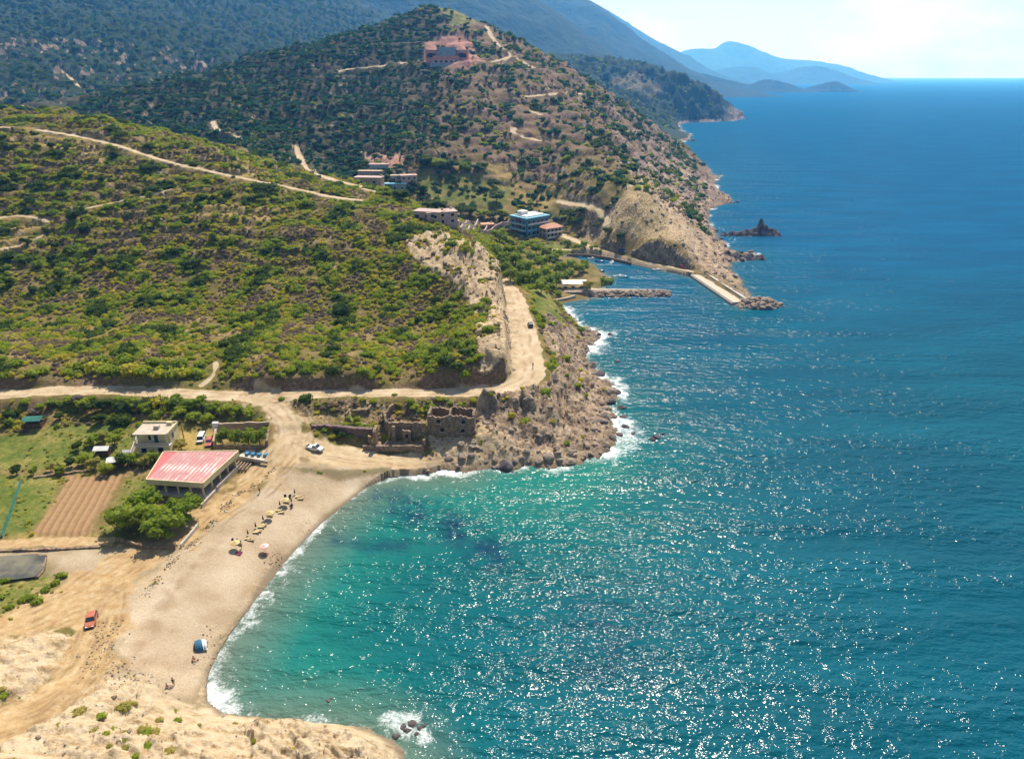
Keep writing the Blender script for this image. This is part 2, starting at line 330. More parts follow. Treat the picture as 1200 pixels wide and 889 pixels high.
# grid: u across, log distance along
NU, NY = 1000, 1200
U0, U1, YA, YB = -1.25, .52, 30., 2500.
uu = np.linspace(U0, U1, NU); ly = np.linspace(math.log(YA+45), math.log(YB+45), NY)
GY = np.exp(ly)-45.
gx = uu[None, :]*(GY[:, None]+45); gy = np.repeat(GY[:, None], NU, 1)
cu = np.linspace(U0, U1, 190); cl = np.linspace(ly[0], ly[-1], 190)
cq = np.stack(np.meshgrid(cu*1.6, cl), -1).reshape(-1, 2)
cz = tps_eval(Pw, Wt, cq).reshape(190, 190)*(np.exp(cl)[:, None]-45+80)/100
def bil(A, fx, fy):
    ix = np.clip(np.floor(fx).astype(int), 0, A.shape[1]-2); iy = np.clip(np.floor(fy).astype(int), 0, A.shape[0]-2)
    tx = np.clip(fx-ix, 0, 1); ty = np.clip(fy-iy, 0, 1)
    return (A[iy, ix]*(1-tx)+A[iy, ix+1]*tx)*(1-ty)+(A[iy+1, ix]*(1-tx)+A[iy+1, ix+1]*tx)*ty
gz = bil(cz, (gx/(gy+45)-U0)/(U1-U0)*189, np.repeat(((ly-ly[0])/(ly[-1]-ly[0])*189)[:, None], NU, 1))
def HT(x, y, A=None):                   # terrain height at a world point
    A = gz if A is None else A
    x = np.asarray(x, float); y = np.asarray(y, float)
    return bil(A, (x/(y+45)-U0)/(U1-U0)*(NU-1), (np.log(np.maximum(y, YA)+45)-ly[0])/(ly[-1]-ly[0])*(NY-1))
def hit(px, py, A=None):                # where a photo pixel meets the ground
    s = (px-600)/FOC; v = (444.5-py)/FOC
    t = np.exp(np.linspace(math.log(55), math.log(2300), 2600))
    x = s*t; y = t*(CS+v*SN); z = CAM_H+t*(v*CS-SN)
    h = np.maximum(HT(x, y, A), 0)
    k = np.nonzero((z < h) & (y > YA))[0]
    k = k[0] if len(k) else len(t)-1
    return np.array((x[k], y[k], h[k]))
def G(x, y): return float(HT(x, y))

def near(P, pad):                       # grid rows and columns close to a few points
    P = np.asarray(P); r = np.nonzero((GY > P[:, 1].min()-pad) & (GY < P[:, 1].max()+pad))[0]
    if not len(r): return None
    lo = (P[:, 0].min()-pad); hi = P[:, 0].max()+pad; a, b_ = GY[r[0]]+45, GY[r[-1]]+45
    u0 = min(lo/a, lo/b_); u1 = max(hi/a, hi/b_); c0, c1 = np.searchsorted(uu, [u0, u1])
    return (slice(r[0], r[-1]+1), slice(max(c0-1, 0), min(c1+1, NU))) if c1 > c0 else None
# coast distance
sd_ = np.full(gx.shape, 3000.); s_ = near(np.array(coast), 60); sd_[s_] = polydist(gx[s_], gy[s_], coast)
ins = inpoly(gx, gy, land_poly)
rocky = np.ones(gx.shape)
beach_line = [pz(a, c_, 0) for a, c_ in [(243, 815), (245, 787), (268, 745), (316, 683), (375, 615), (430, 570), (470, 556), (500, 555), (520, 549), (535, 551)]]
bd = polydist(gx, gy, beach_line)
rocky = sstep(9, 22, bd)
hb = polydist(gx, gy, [pz(a, c_, 0) for a, c_ in [(660, 357), (716, 325), (664, 299), (712, 302), (812, 325), (862, 357)]])
rocky *= sstep(3, 8, hb)
sdist = np.where(ins, sd_, -sd_)
sdist += rocky*np.where(np.abs(sdist) < 25, (ridged(gx/7., gy/7., 3, 5)-.4)*1.7*np.clip(gy/220, .6, 3.), 0)
ins = sdist > 0
base_land = np.maximum(gz, np.minimum(.06*sdist, 1.5))
gz = np.where(ins, np.minimum(base_land, np.where(rocky > .5, 1.3, .45)*sdist+.05), np.maximum(np.minimum(gz, sdist*.25), -12))
# ------------------------------------------------------------------ what lies where
def region(pts, soft=2., z=None):       # soft mask from a photo outline, laid on the ground
    P = [(hit(a, c_) if z is None else pz(a, c_, z)) for a, c_ in pts]
    out = np.zeros(gx.shape); s = near(P, soft+3)
    if s is None: return out
    d = polydist(gx[s], gy[s], P, True); i = inpoly(gx[s], gy[s], P)
    d = np.where(i, d, -d)+fbm(gx[s]/(soft*2), gy[s]/(soft*2), 2, 41)*soft*.6
    out[s] = sstep(-soft, soft, d); return out
def along(pts, width, soft=1., z=None):
    P = smooth_line([(hit(a, c_) if z is None else pz(a, c_, z)) for a, c_ in pts], 4)
    out = np.zeros(gx.shape); s = near(P, width+soft+3)
    if s is None: return out
    out[s] = 1-sstep(width-soft, width+soft, polydist(gx[s], gy[s], P)); return out
A_ = {k: np.zeros(gx.shape) for k in ('road', 'sand', 'rock', 'pale', 'grass', 'plough', 'furrow', 'straw', 'red', 'wet', 'track', 'wood', 'clay', 'ochre')}
noveg = np.zeros(gx.shape)
base = gz.copy()
noz = np.zeros(gx.shape)                # how flat: kills noise
def road(pts, soft=.6, carve=True, key='road', flat=1.):
    """pts: (px, py, z, half width); z None = on the ground"""
    P = []
    for px, py, z, hw in pts:
        q = pz(px, py, z) if z is not None else hit(px, py, base)
        P.append((q[0], q[1], q[2], hw))
    P = smooth_line(P, 6)
    s = near(P, P[:, 3].max()+14)
    if s is None: return P
    X, Y_ = gx[s], gy[s]
    d, (zz, hw) = polydist(X, Y_, P, vals=[P[:, 2], P[:, 3]])
    dj = d+fbm(X/5, Y_/5, 3, 91)*soft*1.1
    m = 1-sstep(hw-soft, hw+soft, dj)
    A_[key][s] = np.maximum(A_[key][s], m); noveg[s] = np.maximum(noveg[s], 1-sstep(hw+.8, hw+2.2+Y_/250, d))
    if carve:
        bl = np.where(gz[s] > zz, 2.2, 5.)*carve
        wt = 1-sstep(hw*.95, hw+bl, d)
        gz[s] = gz[s]+(zz-gz[s])*wt*flat; noz[s] = np.maximum(noz[s], 1-sstep(hw-.3, hw+1.2, d))
    return P
def tracks(P, offs, w_=.45):
    s = near(P, 8); d = polydist(gx[s], gy[s], P)+fbm(gx[s]/9, gy[s]/9, 2, 19)*.9
    for o in offs: A_['track'][s] = np.maximum(A_['track'][s], np.exp(-((d-o)/w_)**2)*np.clip(.45+fbm(gx[s]/4, gy[s]/4, 3, 8), 0, 1))
MAINR = road([(-140, 464, 10.8, 3.2), (0, 462, 10.5, 3.2), (60, 458, 10.5, 3.), (140, 458, 10.2, 2.9), (220, 461, 9.8, 3.), (300, 464, 9.3, 3.4), (380, 461.5, 9.3, 2.6), (460, 460.5, 9.6, 2.6), (540, 459.5, 10.3, 2.9), (590, 455, 11.2, 3.6), (618, 440, 12.2, 5.2), (617, 415, 13.0, 5.2), (614, 392, 13.7, 4.8), (608, 368, 14.3, 4.4), (604, 350, 14.8, 3.8), (596, 337, 15, 3.2), (584, 322, 15, 2.6)])
R2 = road([(304, 466, 9.2, 4.), (330, 484, 8, 4.), (340, 503, 6.8, 4.5), (335, 528, 5.2, 5), (308, 556, 4.1, 4.2), (275, 580, 3.7, 4), (240, 606, 3.4, 4.), (205, 632, 3.3, 4.5), (155, 660, 3.4, 6), (105, 690, 3.8, 7), (55, 715, 4.3, 6.5), (0, 738, 5, 5), (-80, 770, 7, 5)], soft=3.6)
R3 = road([(125, 700, 3.6, 3.), (118, 728, 3.7, 4), (110, 758, 4, 4), (94, 790, 4.7, 4), (62, 818, 5.9, 4.2), (20, 840, 7.1, 4.4), (-40, 862, 9, 4.4)], soft=2.6)
RP = road([(-80, 638, 4.3, 1.5), (0, 637, 4.1, 1.5), (60, 635, 4, 1.5), (128, 634, 3.6, 1.5)])
RYARD = road([(343, 515, 6, 4), (370, 528, 4.3, 5.5), (420, 536, 2.7, 5), (470, 541, 1.7, 3.2), (515, 541, 1.3, 1.5)], carve=1.6, soft=1.8)
RYD2 = road([(214, 512, 4.9, 3), (236, 516, 4.9, 5), (256, 514, 5, 3)], carve=.8, flat=.8, key='straw', soft=2)
RH = road([(545, 258, 10.5, 2.), (590, 265, 7, 2.2), (640, 271, 5.2, 2.2), (668, 279, 4.6, 2.6), (690, 289, 3.9, 3.), (720, 299, 3., 3.), (750, 307, 2.4, 2.7), (785, 313, 2.2, 2.4), (808, 318, 2.2, 2.2)])
RQ = road([(640, 292, 2.6, 1.5), (672, 293, 2.2, 1.8), (700, 297, 2.2, 2)])
RU = road([(-60, 147, None, 2.2), (0, 149, None, 2.2), (60, 154.5, None, 2.), (130, 169, None, 1.9), (200, 190.5, None, 1.8), (300, 212, None, 1.8), (350, 222, None, 1.8), (385, 230, None, 1.8), (425, 235, None, 1.8)], carve=.7)
RV = road([(347, 171, None, 2), (352, 186, None, 2.4), (360, 199, None, 2.2), (385, 209, None, 2), (425, 219, None, 1.8)], carve=.8)
RV2 = road([(425, 221, None, 1.3), (460, 229, None, 1.3), (500, 240, None, 1.3), (545, 254, None, 1.4)], carve=.6)
for pts in ([(250, 143), (256, 153), (285, 163)], [(362, 98), (385, 88), (410, 81), (445, 78), (482, 73)], [(570, 31), (576, 43), (588, 57), (603, 68), (625, 80)], [(555, 77), (580, 72), (602, 66)],
            [(612, 114), (640, 111), (682, 110)], [(598, 123), (614, 128), (634, 135)], [(602, 150), (604, 158), (632, 165)], [(0, 53), (30, 56), (72, 70)], [(70, 82), (86, 95), (96, 108)], 
            [(655, 236), (700, 245), (712, 262)]):
    road([(a, c_, None, 2.4) for a, c_ in pts], carve=.5, flat=.6)
for pts in ([(100, 245), (130, 238), (165, 231), (200, 222)], [(0, 256), (25, 253), (55, 259)], [(0, 292), (30, 285), (50, 275)], [(253, 425), (250, 440), (236, 452)]):
    road([(a, c_, None, .8) for a, c_ in pts], carve=.4, flat=.5, soft=.5)
A_['ochre'] = 1-sstep(140, 170, gy)
tracks(R2, (4.6, 6.2), .35); tracks(R3, (.2, 3.6), .35); tracks(R3, (1.0, 2.6)); tracks(R2, (1.2, 3.0)); tracks(MAINR, (1.3,), .5); tracks(RYARD, (1.2, 3.), .4)
A_['sand'] = np.maximum(A_['sand'], region([(241, 825), (242, 800), (246, 787), (268, 745), (316, 683), (375, 615), (430, 570), (470, 557), (520, 549), (515, 540), (440, 540), (350, 548), (322, 560), (250, 610), (190, 655), (140, 700), (122, 740), (140, 790), (190, 815)], 2.5))
for pts in ([(-20, 648), (60, 645), (135, 642), (200, 640), (150, 690), (90, 720), (60, 705), (82, 688), (78, 668), (40, 655), (-20, 656)], [(320, 552), (350, 540), (430, 545), (520, 545), (460, 556)]):
    A_['sand'] = np.maximum(A_['sand'], .95*region(pts, 3))
noz = np.maximum(noz, A_['sand']*.85)
A_['track'] = np.maximum(A_['track'], .8*along([(150, 790), (172, 745), (200, 700), (222, 668), (250, 640)], 1.6, 2.5)*np.clip(.5+fbm(gx/3, gy/3, 3, 12)*1.4, 0, 1))
A_['track'] = np.maximum(A_['track'], .5*along([(255, 740), (300, 682), (345, 630), (385, 592)], .8, 2.)*np.clip(.3+fbm(gx/2.5, gy/2.5, 3, 13)*1.6, 0, 1))
A_['track'] = np.maximum(A_['track'], A_['sand']*.55*np.clip(fbm(gx/11, gy/7, 4, 14)*1.3-.15, 0, 1))
GRS = [([(-60, 500), (0, 512), (60, 500), (140, 494), (160, 505), (150, 540), (60, 548), (0, 550), (-60, 552)], 1.), ([(-20, 556), (70, 556), (62, 600), (35, 626), (-20, 632)], 1.), ([(150, 560), (135, 600), (118, 628), (138, 630), (170, 600), (172, 562)], .9),
       ([(-30, 680), (20, 676), (76, 672), (80, 690), (50, 706), (10, 722), (-40, 735)], .85), ([(200, 470), (282, 470), (318, 492), (300, 520), (275, 500), (205, 503)], .6), ([(618, 338), (640, 340), (655, 362), (662, 385), (640, 372), (622, 360)], 1.),
       ([(480, 205), (545, 205), (600, 222), (590, 245), (510, 238)], .85), ([(575, 285), (650, 283), (690, 291), (640, 300), (580, 300)], .8), ([(0, 882), (30, 872), (70, 882), (70, 910), (0, 910)], 1.), ([(515, 12), (545, 12), (560, 28), (530, 33)], .8), ([(150, 455), (250, 455), (250, 430), (110, 430)], .4)]
for pts, k in GRS: A_['grass'] = np.maximum(A_['grass'], k*region(pts, 1.5))
PLO = [(82, 559), (146, 557), (100, 630), (38, 628)]
PLW = [hit(a, c_) for a, c_ in PLO]
A_['plough'] = region(PLO, 1.2)
fd = (PLW[1]-PLW[0])[:2]; fd2 = (PLW[3]-PLW[0])[:2]
nrm = np.array((-fd2[1], fd2[0])); nrm /= np.linalg.norm(nrm)
fph = ((gx-PLW[0][0])*nrm[0]+(gy-PLW[0][1])*nrm[1])/(abs(fd@nrm))*8*2*np.pi
A_['furrow'] = .5+.5*np.sin(fph+.5*perlin(gx/6, gy/6, 3))
gz += A_['plough']*(A_['furrow']-.5)*.35
for pts in ([(0, 250), (50, 250), (50, 290), (0, 295)], [(270, 195), (320, 200), (300, 215), (262, 208)], [(230, 235), (330, 240), (330, 262), (240, 258)], [(500, 196), (560, 203), (610, 222), (600, 206), (560, 192)], [(600, 222), (640, 225), (650, 240), (610, 240)], [(28, 150), (90, 160), (180, 185), (120, 190), (40, 175)]):
    A_['straw'] = np.maximum(A_['straw'], .7*region(pts, 5))
A_['straw'] = np.maximum(A_['straw'], .6*region([(300, 467), (430, 464), (556, 464), (556, 478), (450, 486), (400, 498), (350, 492)], 2))
A_['straw'] = np.maximum(A_['straw'], along([(20, 628), (60, 630), (110, 630)], 1.2)*.9)
A_['red'] = np.maximum(A_['red'], sstep(480, 540, gy))
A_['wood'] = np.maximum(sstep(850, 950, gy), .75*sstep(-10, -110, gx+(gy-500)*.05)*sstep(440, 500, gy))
A_['red'] = np.maximum(A_['red'], region([(300, 440), (560, 445), (560, 458), (300, 462)], 2)*.9)
A_['red'] = np.maximum(A_['red'], region([(110, 420), (140, 440), (60, 458), (20, 450)], 2)*.7)
lg = region([(325, 549), (400, 551), (458, 547), (454, 554), (430, 557), (395, 563), (380, 557)], .8)
A_['straw'] = np.maximum(A_['straw'], lg*.2); A_['grass'] = np.maximum(A_['grass'], lg*.75); A_['sand'] *= 1-lg*.8; A_['road'] *= 1-lg; LAG = lg
# bare rock: sea cliffs, road cuts, the pale face of the bluff
PAL = [([(474, 285), (500, 272), (520, 276), (545, 282), (566, 294), (590, 315), (598, 345), (604, 380), (606, 425), (596, 438), (562, 438), (560, 400), (557, 372), (544, 345), (528, 328), (504, 322), (486, 302)], 1., 2.), ([(0, 872), (110, 790), (150, 770), (200, 815), (240, 838), (300, 846), (400, 858), (470, 880), (480, 1000), (0, 1000)], .85, 2.), ([(-30, 748), (60, 738), (92, 745), (88, 770), (50, 808), (-30, 835)], .85, 2.5),
       ([(500, 510), (560, 500), (600, 520), (560, 545), (510, 545)], .8, 2.), ([(470, 530), (560, 525), (640, 525), (690, 520), (690, 545), (500, 556)], .55, 2.), ([(660, 270), (720, 235), (770, 210), (800, 250), (830, 300), (800, 312), (740, 300), (700, 285)], .45, 8), ([(690, 130), (720, 130), (780, 205), (760, 225), (720, 190)], .3, 8), ([(708, 99), (735, 90), (790, 100), (770, 118), (730, 112)], .4, 12), ([(418, 180), (470, 183), (480, 200), (440, 205)], .5, 3), ([(505, 60), (545, 60), (550, 66), (505, 66)], .3, 4)]
for pts, k, s_ in PAL: A_['pale'] = np.maximum(A_['pale'], k*region(pts, s_))
A_['pale'] = np.maximum(A_['pale'], .8*(gy < 112)*(gx > -62)*ins*(1-A_['sand'])*(1-A_['road']))
A_['pale'] *= np.where((gy > 200) & (gy < 330), 1-sstep(.22, .4, fbm(gx/7, gy/7, 3, 64)), 1)
A_['clay'] = np.maximum(.9*region([(500, 50), (520, 42), (550, 43), (560, 64), (566, 78), (535, 84), (494, 80)], 4), .8*region([(430, 182), (470, 184), (482, 200), (440, 204)], 4))
ROC = [([(560, 462), (600, 458), (640, 452), (655, 430), (640, 400), (632, 370), (620, 350), (640, 345), (662, 380), (700, 385), (725, 450), (725, 540), (560, 556), (500, 556), (500, 535), (555, 520)], 1., 1.5), ([(300, 468), (350, 470), (430, 466), (500, 466), (555, 466), (560, 500), (440, 500), (400, 512), (360, 500), (340, 480)], .42, 2),
       ([(720, 150), (760, 160), (850, 205), (870, 240), (860, 300), (880, 350), (840, 330), (800, 312), (780, 270), (750, 220), (722, 190)], .62, 8), ([(700, 132), (870, 130), (880, 145), (700, 150)], .5, 12), ([(440, 850), (480, 850), (480, 900), (450, 900)], 1, 1)]
for pts, k, s_ in ROC: A_['rock'] = np.maximum(A_['rock'], k*region(pts, s_))
sea_edge = (1-sstep(0, 6, sdist))*rocky
A_['rock'] = np.maximum(A_['rock'], sea_edge*(1-A_['sand']))
# relief
free = 1-noz
free *= 1-A_['plough']; free *= 1-.8*A_['grass']
low = sstep(150, 215, gy+np.abs(gx)*0)*free
A_['rock'] *= 1-.9*A_['grass']
rm = np.clip(np.maximum(A_['rock'], A_['pale']*1.)*free, 0, 1)*np.where(ins, 1, 0)*sstep(0, 5, sdist)
sc_ = np.clip(gy/230, .5, 3)
gz += low*(1-rm)*(fbm(gx/26, gy/26, 4, 3)*1.6+fbm(gx/6, gy/6, 2, 9)*.35)*np.clip(gy/330, .55, 6)*sstep(8, 22, gz)
gz += free*np.where(ins, 1, 0)*(gy > 440)*(ridged(gx/58, gy/58, 4, 61, .5)-.5)*5.5*sstep(12, 40, gz)*(1-.85*sstep(100, 145, gz)*(gy < 950))*np.clip(gy/800, .6, 2.5)
gz += rm*A_['rock']*(gy < 340)*(ridged(gx/24+.3*gz/10, gy/20, 3, 62, .5)-.55)*2.6*sstep(2, 12, sdist)
mk = (rm > .05)
jx = fbm(gx[mk]/5, gy[mk]/5, 2, 301)*1.2; jy = fbm(gx[mk]/5, gy[mk]/5, 2, 302)*1.2; k_ = np.clip(gy[mk]/200, .55, 4.)
ra, rb = (gx[mk]*.82+gy[mk]*.57+jx)/k_, (-gx[mk]*.57+gy[mk]*.82+jy+.5*gz[mk])/k_
gz[mk] += rm[mk]*k_*(blocks(ra/4.2, rb/2.0, 50, .9)*1.5+blocks(ra/1.7, rb/.9, 60, .8)*.6)*np.where(gy[mk] < 118, .85, 1)
wa, wb = gx+.75*gz, gy+1.1*gz
gz += rm*(ridged(wa/19/sc_, wb/13/sc_, 4, 21, .5)-.55)*1.3*sc_*np.where(gy < 120, .6, 1)
gz += rm*(.35+.65*A_['rock'])*np.abs(fbm(wa/3.6/sc_, wb/3./sc_, 3, 31, .6))*.6*sc_*np.where(gy < 120, .6, 1)
# terraces on the near hill and far hill
tz = np.where(gy < 460, 3.4, 6.)
terr_m = free*sstep(18, 26, gz)*(1-rm)*np.where(gy < 460, .8*sstep(-40, -110, gx), .4)*(gy < 1000)
q = (gz+fbm(gx/40, gy/40, 2, 77)*2)/tz; fr = q-np.floor(q)
gz += terr_m*tz*(sstep(.55, .95, fr)-fr)
bl = A_['pale']*(gy < 118)*free*sstep(1, 6, sdist)
ta = gx*.55+gy*.85; tb = gx*.85-gy*.55
gz += bl*((ridged(ta/4.2+.35*fbm(gx/9, gy/9, 2, 5), tb/16, 4, 88, .55)-.6)*1.25*sstep(-70, -40, gx)+np.abs(fbm(gx/2.6, gy/2.6, 3, 89))*.55)
gz = np.where(ins, np.maximum(gz, .04), np.minimum(gz, -.02))
fs = np.where((gy < 460) & ins & (noz < .3), 1, 0)
gz += fs*(1-A_['sand'])*(1-A_['plough'])*fbm(gx/2.2, gy/2.2, 2, 55)*.18
gy_, gx_ = np.gradient(gz, axis=0)/np.gradient(gy, axis=0), np.gradient(gz, axis=1)/np.gradient(gx, axis=1)
slope = np.hypot(gx_, gy_)
steep = sstep(.95, 1.6, slope)*(gy < 1300)
s_ = near(MAINR, 14); bk = np.zeros(gx.shape); bk[s_] = 1-sstep(9, 12, polydist(gx[s_], gy[s_], MAINR[:-30])); bk *= (gx < -2)*(gy > 175)
A_['red'] = np.maximum(A_['red'], bk*.9*sstep(.4, .9, slope)); A_['straw'] *= 1-bk
steep = steep*(1-.8*bk)
A_['rock'] = np.maximum(A_['rock'], steep*(1-noz)*.8*(1-A_['grass']))
A_['wet'] = (1-sstep(.0, .55, gz))*(1-rocky*.2)+A_['rock']*(1-sstep(.5, 2.2, gz))*.8
A_['wet'] = np.clip(np.maximum(A_['wet'], LAG*.75), 0, 1)
def grid_object(name, mask, mat):
    """faces of the ground grid under mask become one object"""
    f = np.nonzero(mask.ravel())[0]
    iy, ix = f//(NU-1), f % (NU-1); v0 = iy*NU+ix
    q = np.stack([v0, v0+1, v0+NU+1, v0+NU], 1)
    used, inv = np.unique(q.ravel(), return_inverse=True)
    me = D.meshes.new(name); n = len(used); nf = len(f)
    me.vertices.add(n); me.loops.add(nf*4); me.polygons.add(nf)
    co = np.stack([gx.ravel()[used], gy.ravel()[used], gz.ravel()[used]], 1).astype(np.float32)
    me.vertices.foreach_set('co', co.ravel()); me.loops.foreach_set('vertex_index', inv.astype(np.int32))
    me.polygons.foreach_set('loop_start', np.arange(0, nf*4, 4, dtype=np.int32))
    me.polygons.foreach_set('use_smooth', np.ones(nf, bool))
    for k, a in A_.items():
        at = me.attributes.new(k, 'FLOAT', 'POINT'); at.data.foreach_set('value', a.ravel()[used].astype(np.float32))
    me.update(); me.materials.append(mat)
    o = D.objects.new(name, me); COL.objects.link(o); o['kind'] = 'structure'; return o
def cell(a): return (a[:-1, :-1]+a[1:, :-1]+a[:-1, 1:]+a[1:, 1:])/4
cz_ = np.maximum.reduce([gz[:-1, :-1], gz[1:, :-1], gz[:-1, 1:], gz[1:, 1:]])
keep = cz_ > -2.5
left = keep.copy()
for nm, key, th in (('dirt_road', 'road', .5), ('ploughed_field', 'plough', .5), ('beach', 'sand', .5), ('meadow', 'grass', .5), ('rocky_shore', 'rock', .5), ('pale_cliff', 'pale', .5)):
    m = left & (cell(A_[key]) > th); left &= ~m
    grid_object(nm, m, TERR)
grid_object('hillside', left, TERR)

# ------------------------------------------------------------------ sea
su = np.linspace(-2.2, 2.2, 620); slg = np.linspace(math.log(45+12), math.log(45+26000), 560)
SY = np.exp(slg)-45; sx = su[None]*(SY[:, None]+45); sy = np.repeat(SY[:, None], 620, 1)
sdd = polydist(sx, sy, coast); si = inpoly(sx, sy, land_poly); sdd = np.where(si, 0, sdd)
dbeach = polydist(sx, sy, beach_line); drock = polydist(sx, sy, [pz(a, c_, 0) for a, c_ in coast_px[22:47]])
dpoint = polydist(sx, sy, [pz(a, c_, 0) for a, c_ in coast_px[30:47]])
dcliff = polydist(sx, sy, [pz(a, c_, 0) for a, c_ in coast_px[66:]])
dmole = polydist(sx, sy, [pz(a, c_, 0) for a, c_ in coast_px[60:68]])
dfront = polydist(sx, sy, [pz(a, c_, 0) for a, c_ in coast_px[:9]])
bay = polydist(sx, sy, [pz(a, c_, 0) for a, c_ in [(260, 800), (330, 720), (420, 640), (520, 600), (640, 580)]])
shallow = np.clip(np.exp(-(bay/42)**2)*.75+np.exp(-sdd/11)*.7, 0, 1)
shallow = np.maximum(shallow, .35*np.exp(-(polydist(sx, sy, [pz(500, 760, 0), pz(620, 700, 0)])/60)**2))
shallow *= 1-.55*(sstep(200, 330, sy))
wl = polydist(sx, sy, [pz(a, c_, 0) for a, c_ in [(455, 585), (500, 605), (545, 625), (575, 650)]])
wl2 = polydist(sx, sy, [pz(a, c_, 0) for a, c_ in [(395, 632), (430, 640), (470, 638)]])
wl3 = polydist(sx, sy, [pz(a, c_, 0) for a, c_ in [(700, 740), (705, 770)]])
weed = np.clip(np.exp(-(wl/5)**2)+.7*np.exp(-(wl2/2.6)**2)+.6*np.exp(-(wl3/9)**2), 0, 1)
foamy = np.clip(.9*np.exp(-(dbeach/2.)**2)+.78*np.exp(-((dbeach-3.6)/2.6)**2)*(.25+.75*(1-sstep(105, 150, sy)))+.50*np.exp(-(drock/3.)**2)+.45*np.exp(-(drock/10.)**2)+.86*np.exp(-(dpoint/15.)**2)*(.45+.5*np.clip(fbm(sx/16, sy/16, 3, 71)*2, -1, 1))+1.45*np.exp(-(dcliff/(3+sy*.009))**2)*(.58+.42*np.clip(fbm(sx/22, sy/22, 3, 72)*2.5, -1, 1))+.75*np.exp(-(dfront/5)**2), 0, 1.2)
for px, py, r_ in [(756, 452, 3.), (775, 510, 2.5), (742, 360+40, 3), (905, 272, 4), (478, 852, 5.5), (462, 846, 4), (492, 858, 4), (760, 512, 4), (870, 268, 3), (745, 470, 3), (740, 520, 3), (800, 255+13, 2)]:
    q = pz(px, py, 0); foamy = np.maximum(foamy, (1.12 if py > 840 else .9)*np.exp(-((sx-q[0])**2+(sy-q[1])**2)/r_**2))
harb = np.exp(-(polydist(sx, sy, [pz(a, c_, 0) for a, c_ in [(700, 300), (790, 320), (850, 352)]])/10)**2)
foamy *= 1-harb*(1-np.exp(-(dmole/1.)**2)*0)
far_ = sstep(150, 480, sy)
n = sx.size; me = D.meshes.new('sea')
NX = 620; iy, ix = np.divmod(np.arange((560-1)*(NX-1)), NX-1); v0 = iy*NX+ix
q = np.stack([v0, v0+1, v0+NX+1, v0+NX], 1)
me.vertices.add(n); me.loops.add(q.size); me.polygons.add(len(q))
me.vertices.foreach_set('co', np.stack([sx, sy, np.zeros_like(sx)], -1).astype(np.float32).ravel())
me.loops.foreach_set('vertex_index', q.astype(np.int32).ravel()); me.polygons.foreach_set('loop_start', np.arange(0, q.size, 4, dtype=np.int32))
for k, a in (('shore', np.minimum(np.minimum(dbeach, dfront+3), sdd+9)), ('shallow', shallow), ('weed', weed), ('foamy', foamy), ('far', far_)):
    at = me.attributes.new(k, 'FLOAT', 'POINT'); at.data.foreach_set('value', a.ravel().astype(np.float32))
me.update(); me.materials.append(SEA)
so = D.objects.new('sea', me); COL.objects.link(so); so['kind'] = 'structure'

# ------------------------------------------------------------------ far mountains and islands
b = NB('far_hill')
c = b.ramp(b.math('ADD', b.math('MULTIPLY', b.noise(.012, 6, rough=.65), .5), b.math('MULTIPLY', b.noise(.06, 5, rough=.7), .5)), [(.36, (.008, .02, .012)), (.56, (.016, .03, .018)), (.68, (.04, .045, .035)), (.78, (.08, .075, .07))])
b.bump(b.noise(.03, 6), .8, 25)
FARH = b.out(c, .95, .1)
def mountain(name, crest, run_f, run_b, n=150, m=70, amp=.12, seed=0, p=1.1):
    """crest: (px, py, distance); the slopes run down to the sea in front and behind"""
    C_ = smooth_line([pY(*q) for q in crest], 8); L = np.concatenate([[0], np.cumsum(np.linalg.norm(np.diff(C_[:, :2], axis=0), axis=1))])
    s = np.linspace(0, L[-1], n); P = np.stack([np.interp(s, L, C_[:, k]) for k in range(3)], 1)
    r = np.linspace(-1, 1, m); rr = np.abs(r)
    X = np.repeat(P[:, 0][:, None], m, 1); Yv = P[:, 1][:, None]+np.where(r < 0, r*run_f, r*run_b)[None]
    zc = P[:, 2][:, None]; prof = (1-rr[None])**p
    Zv = zc*prof
    lam = run_f*.35
    nz = ridged(X/lam+seed, Yv/lam, 5, seed, .5)-.4
    Zv = Zv+nz*amp*zc*np.clip(rr[None]*6, 0, 1)*np.clip((1-rr[None])*3, 0, 1)-3*(rr[None] > .97)
    v = np.stack([X, Yv, Zv], -1).reshape(-1, 3)
    i, j = np.divmod(np.arange((n-1)*(m-1)), m-1); v0 = i*m+j
    q = np.stack([v0, v0+m, v0+m+1, v0+1], 1)
    me = D.meshes.new(name); me.from_pydata(v.tolist(), [], q.tolist()); me.update()
    me.polygons.foreach_set('use_smooth', np.ones(len(q), bool)); me.materials.append(FARH)
    o = D.objects.new(name, me); COL.objects.link(o); o['kind'] = 'structure'; return o
mountain('hills', [(200, -70, 3000), (350, -60, 3000), (480, -50, 3100), (580, -25, 3150), (631, 0, 3200), (660, 18, 3200), (697, 46, 3250), (730, 70, 3300), (756, 87, 3350), (785, 103, 3400)], 1000, 800, seed=3, amp=.07)
mountain('hills', [(345, -20, 2400), (365, 0, 2400), (390, 18, 2400), (425, 42, 2400), (470, 75, 2400)], 350, 500, seed=5, amp=.05)
mountain('hills', [(560, -40, 4600), (640, -22, 4600), (690, 0, 4600), (713, 14, 4650), (730, 28, 4700), (760, 52, 4700), (790, 72, 4750), (815, 87, 4800), (840, 103, 4800)], 1300, 900, seed=9, amp=.09)
mountain('hills', [(700, 5, 8000), (737, 27, 8000), (770, 48, 8000), (798, 62, 8100), (825, 80, 8100), (850, 93, 8100)], 1500, 1200, seed=12, amp=.1)
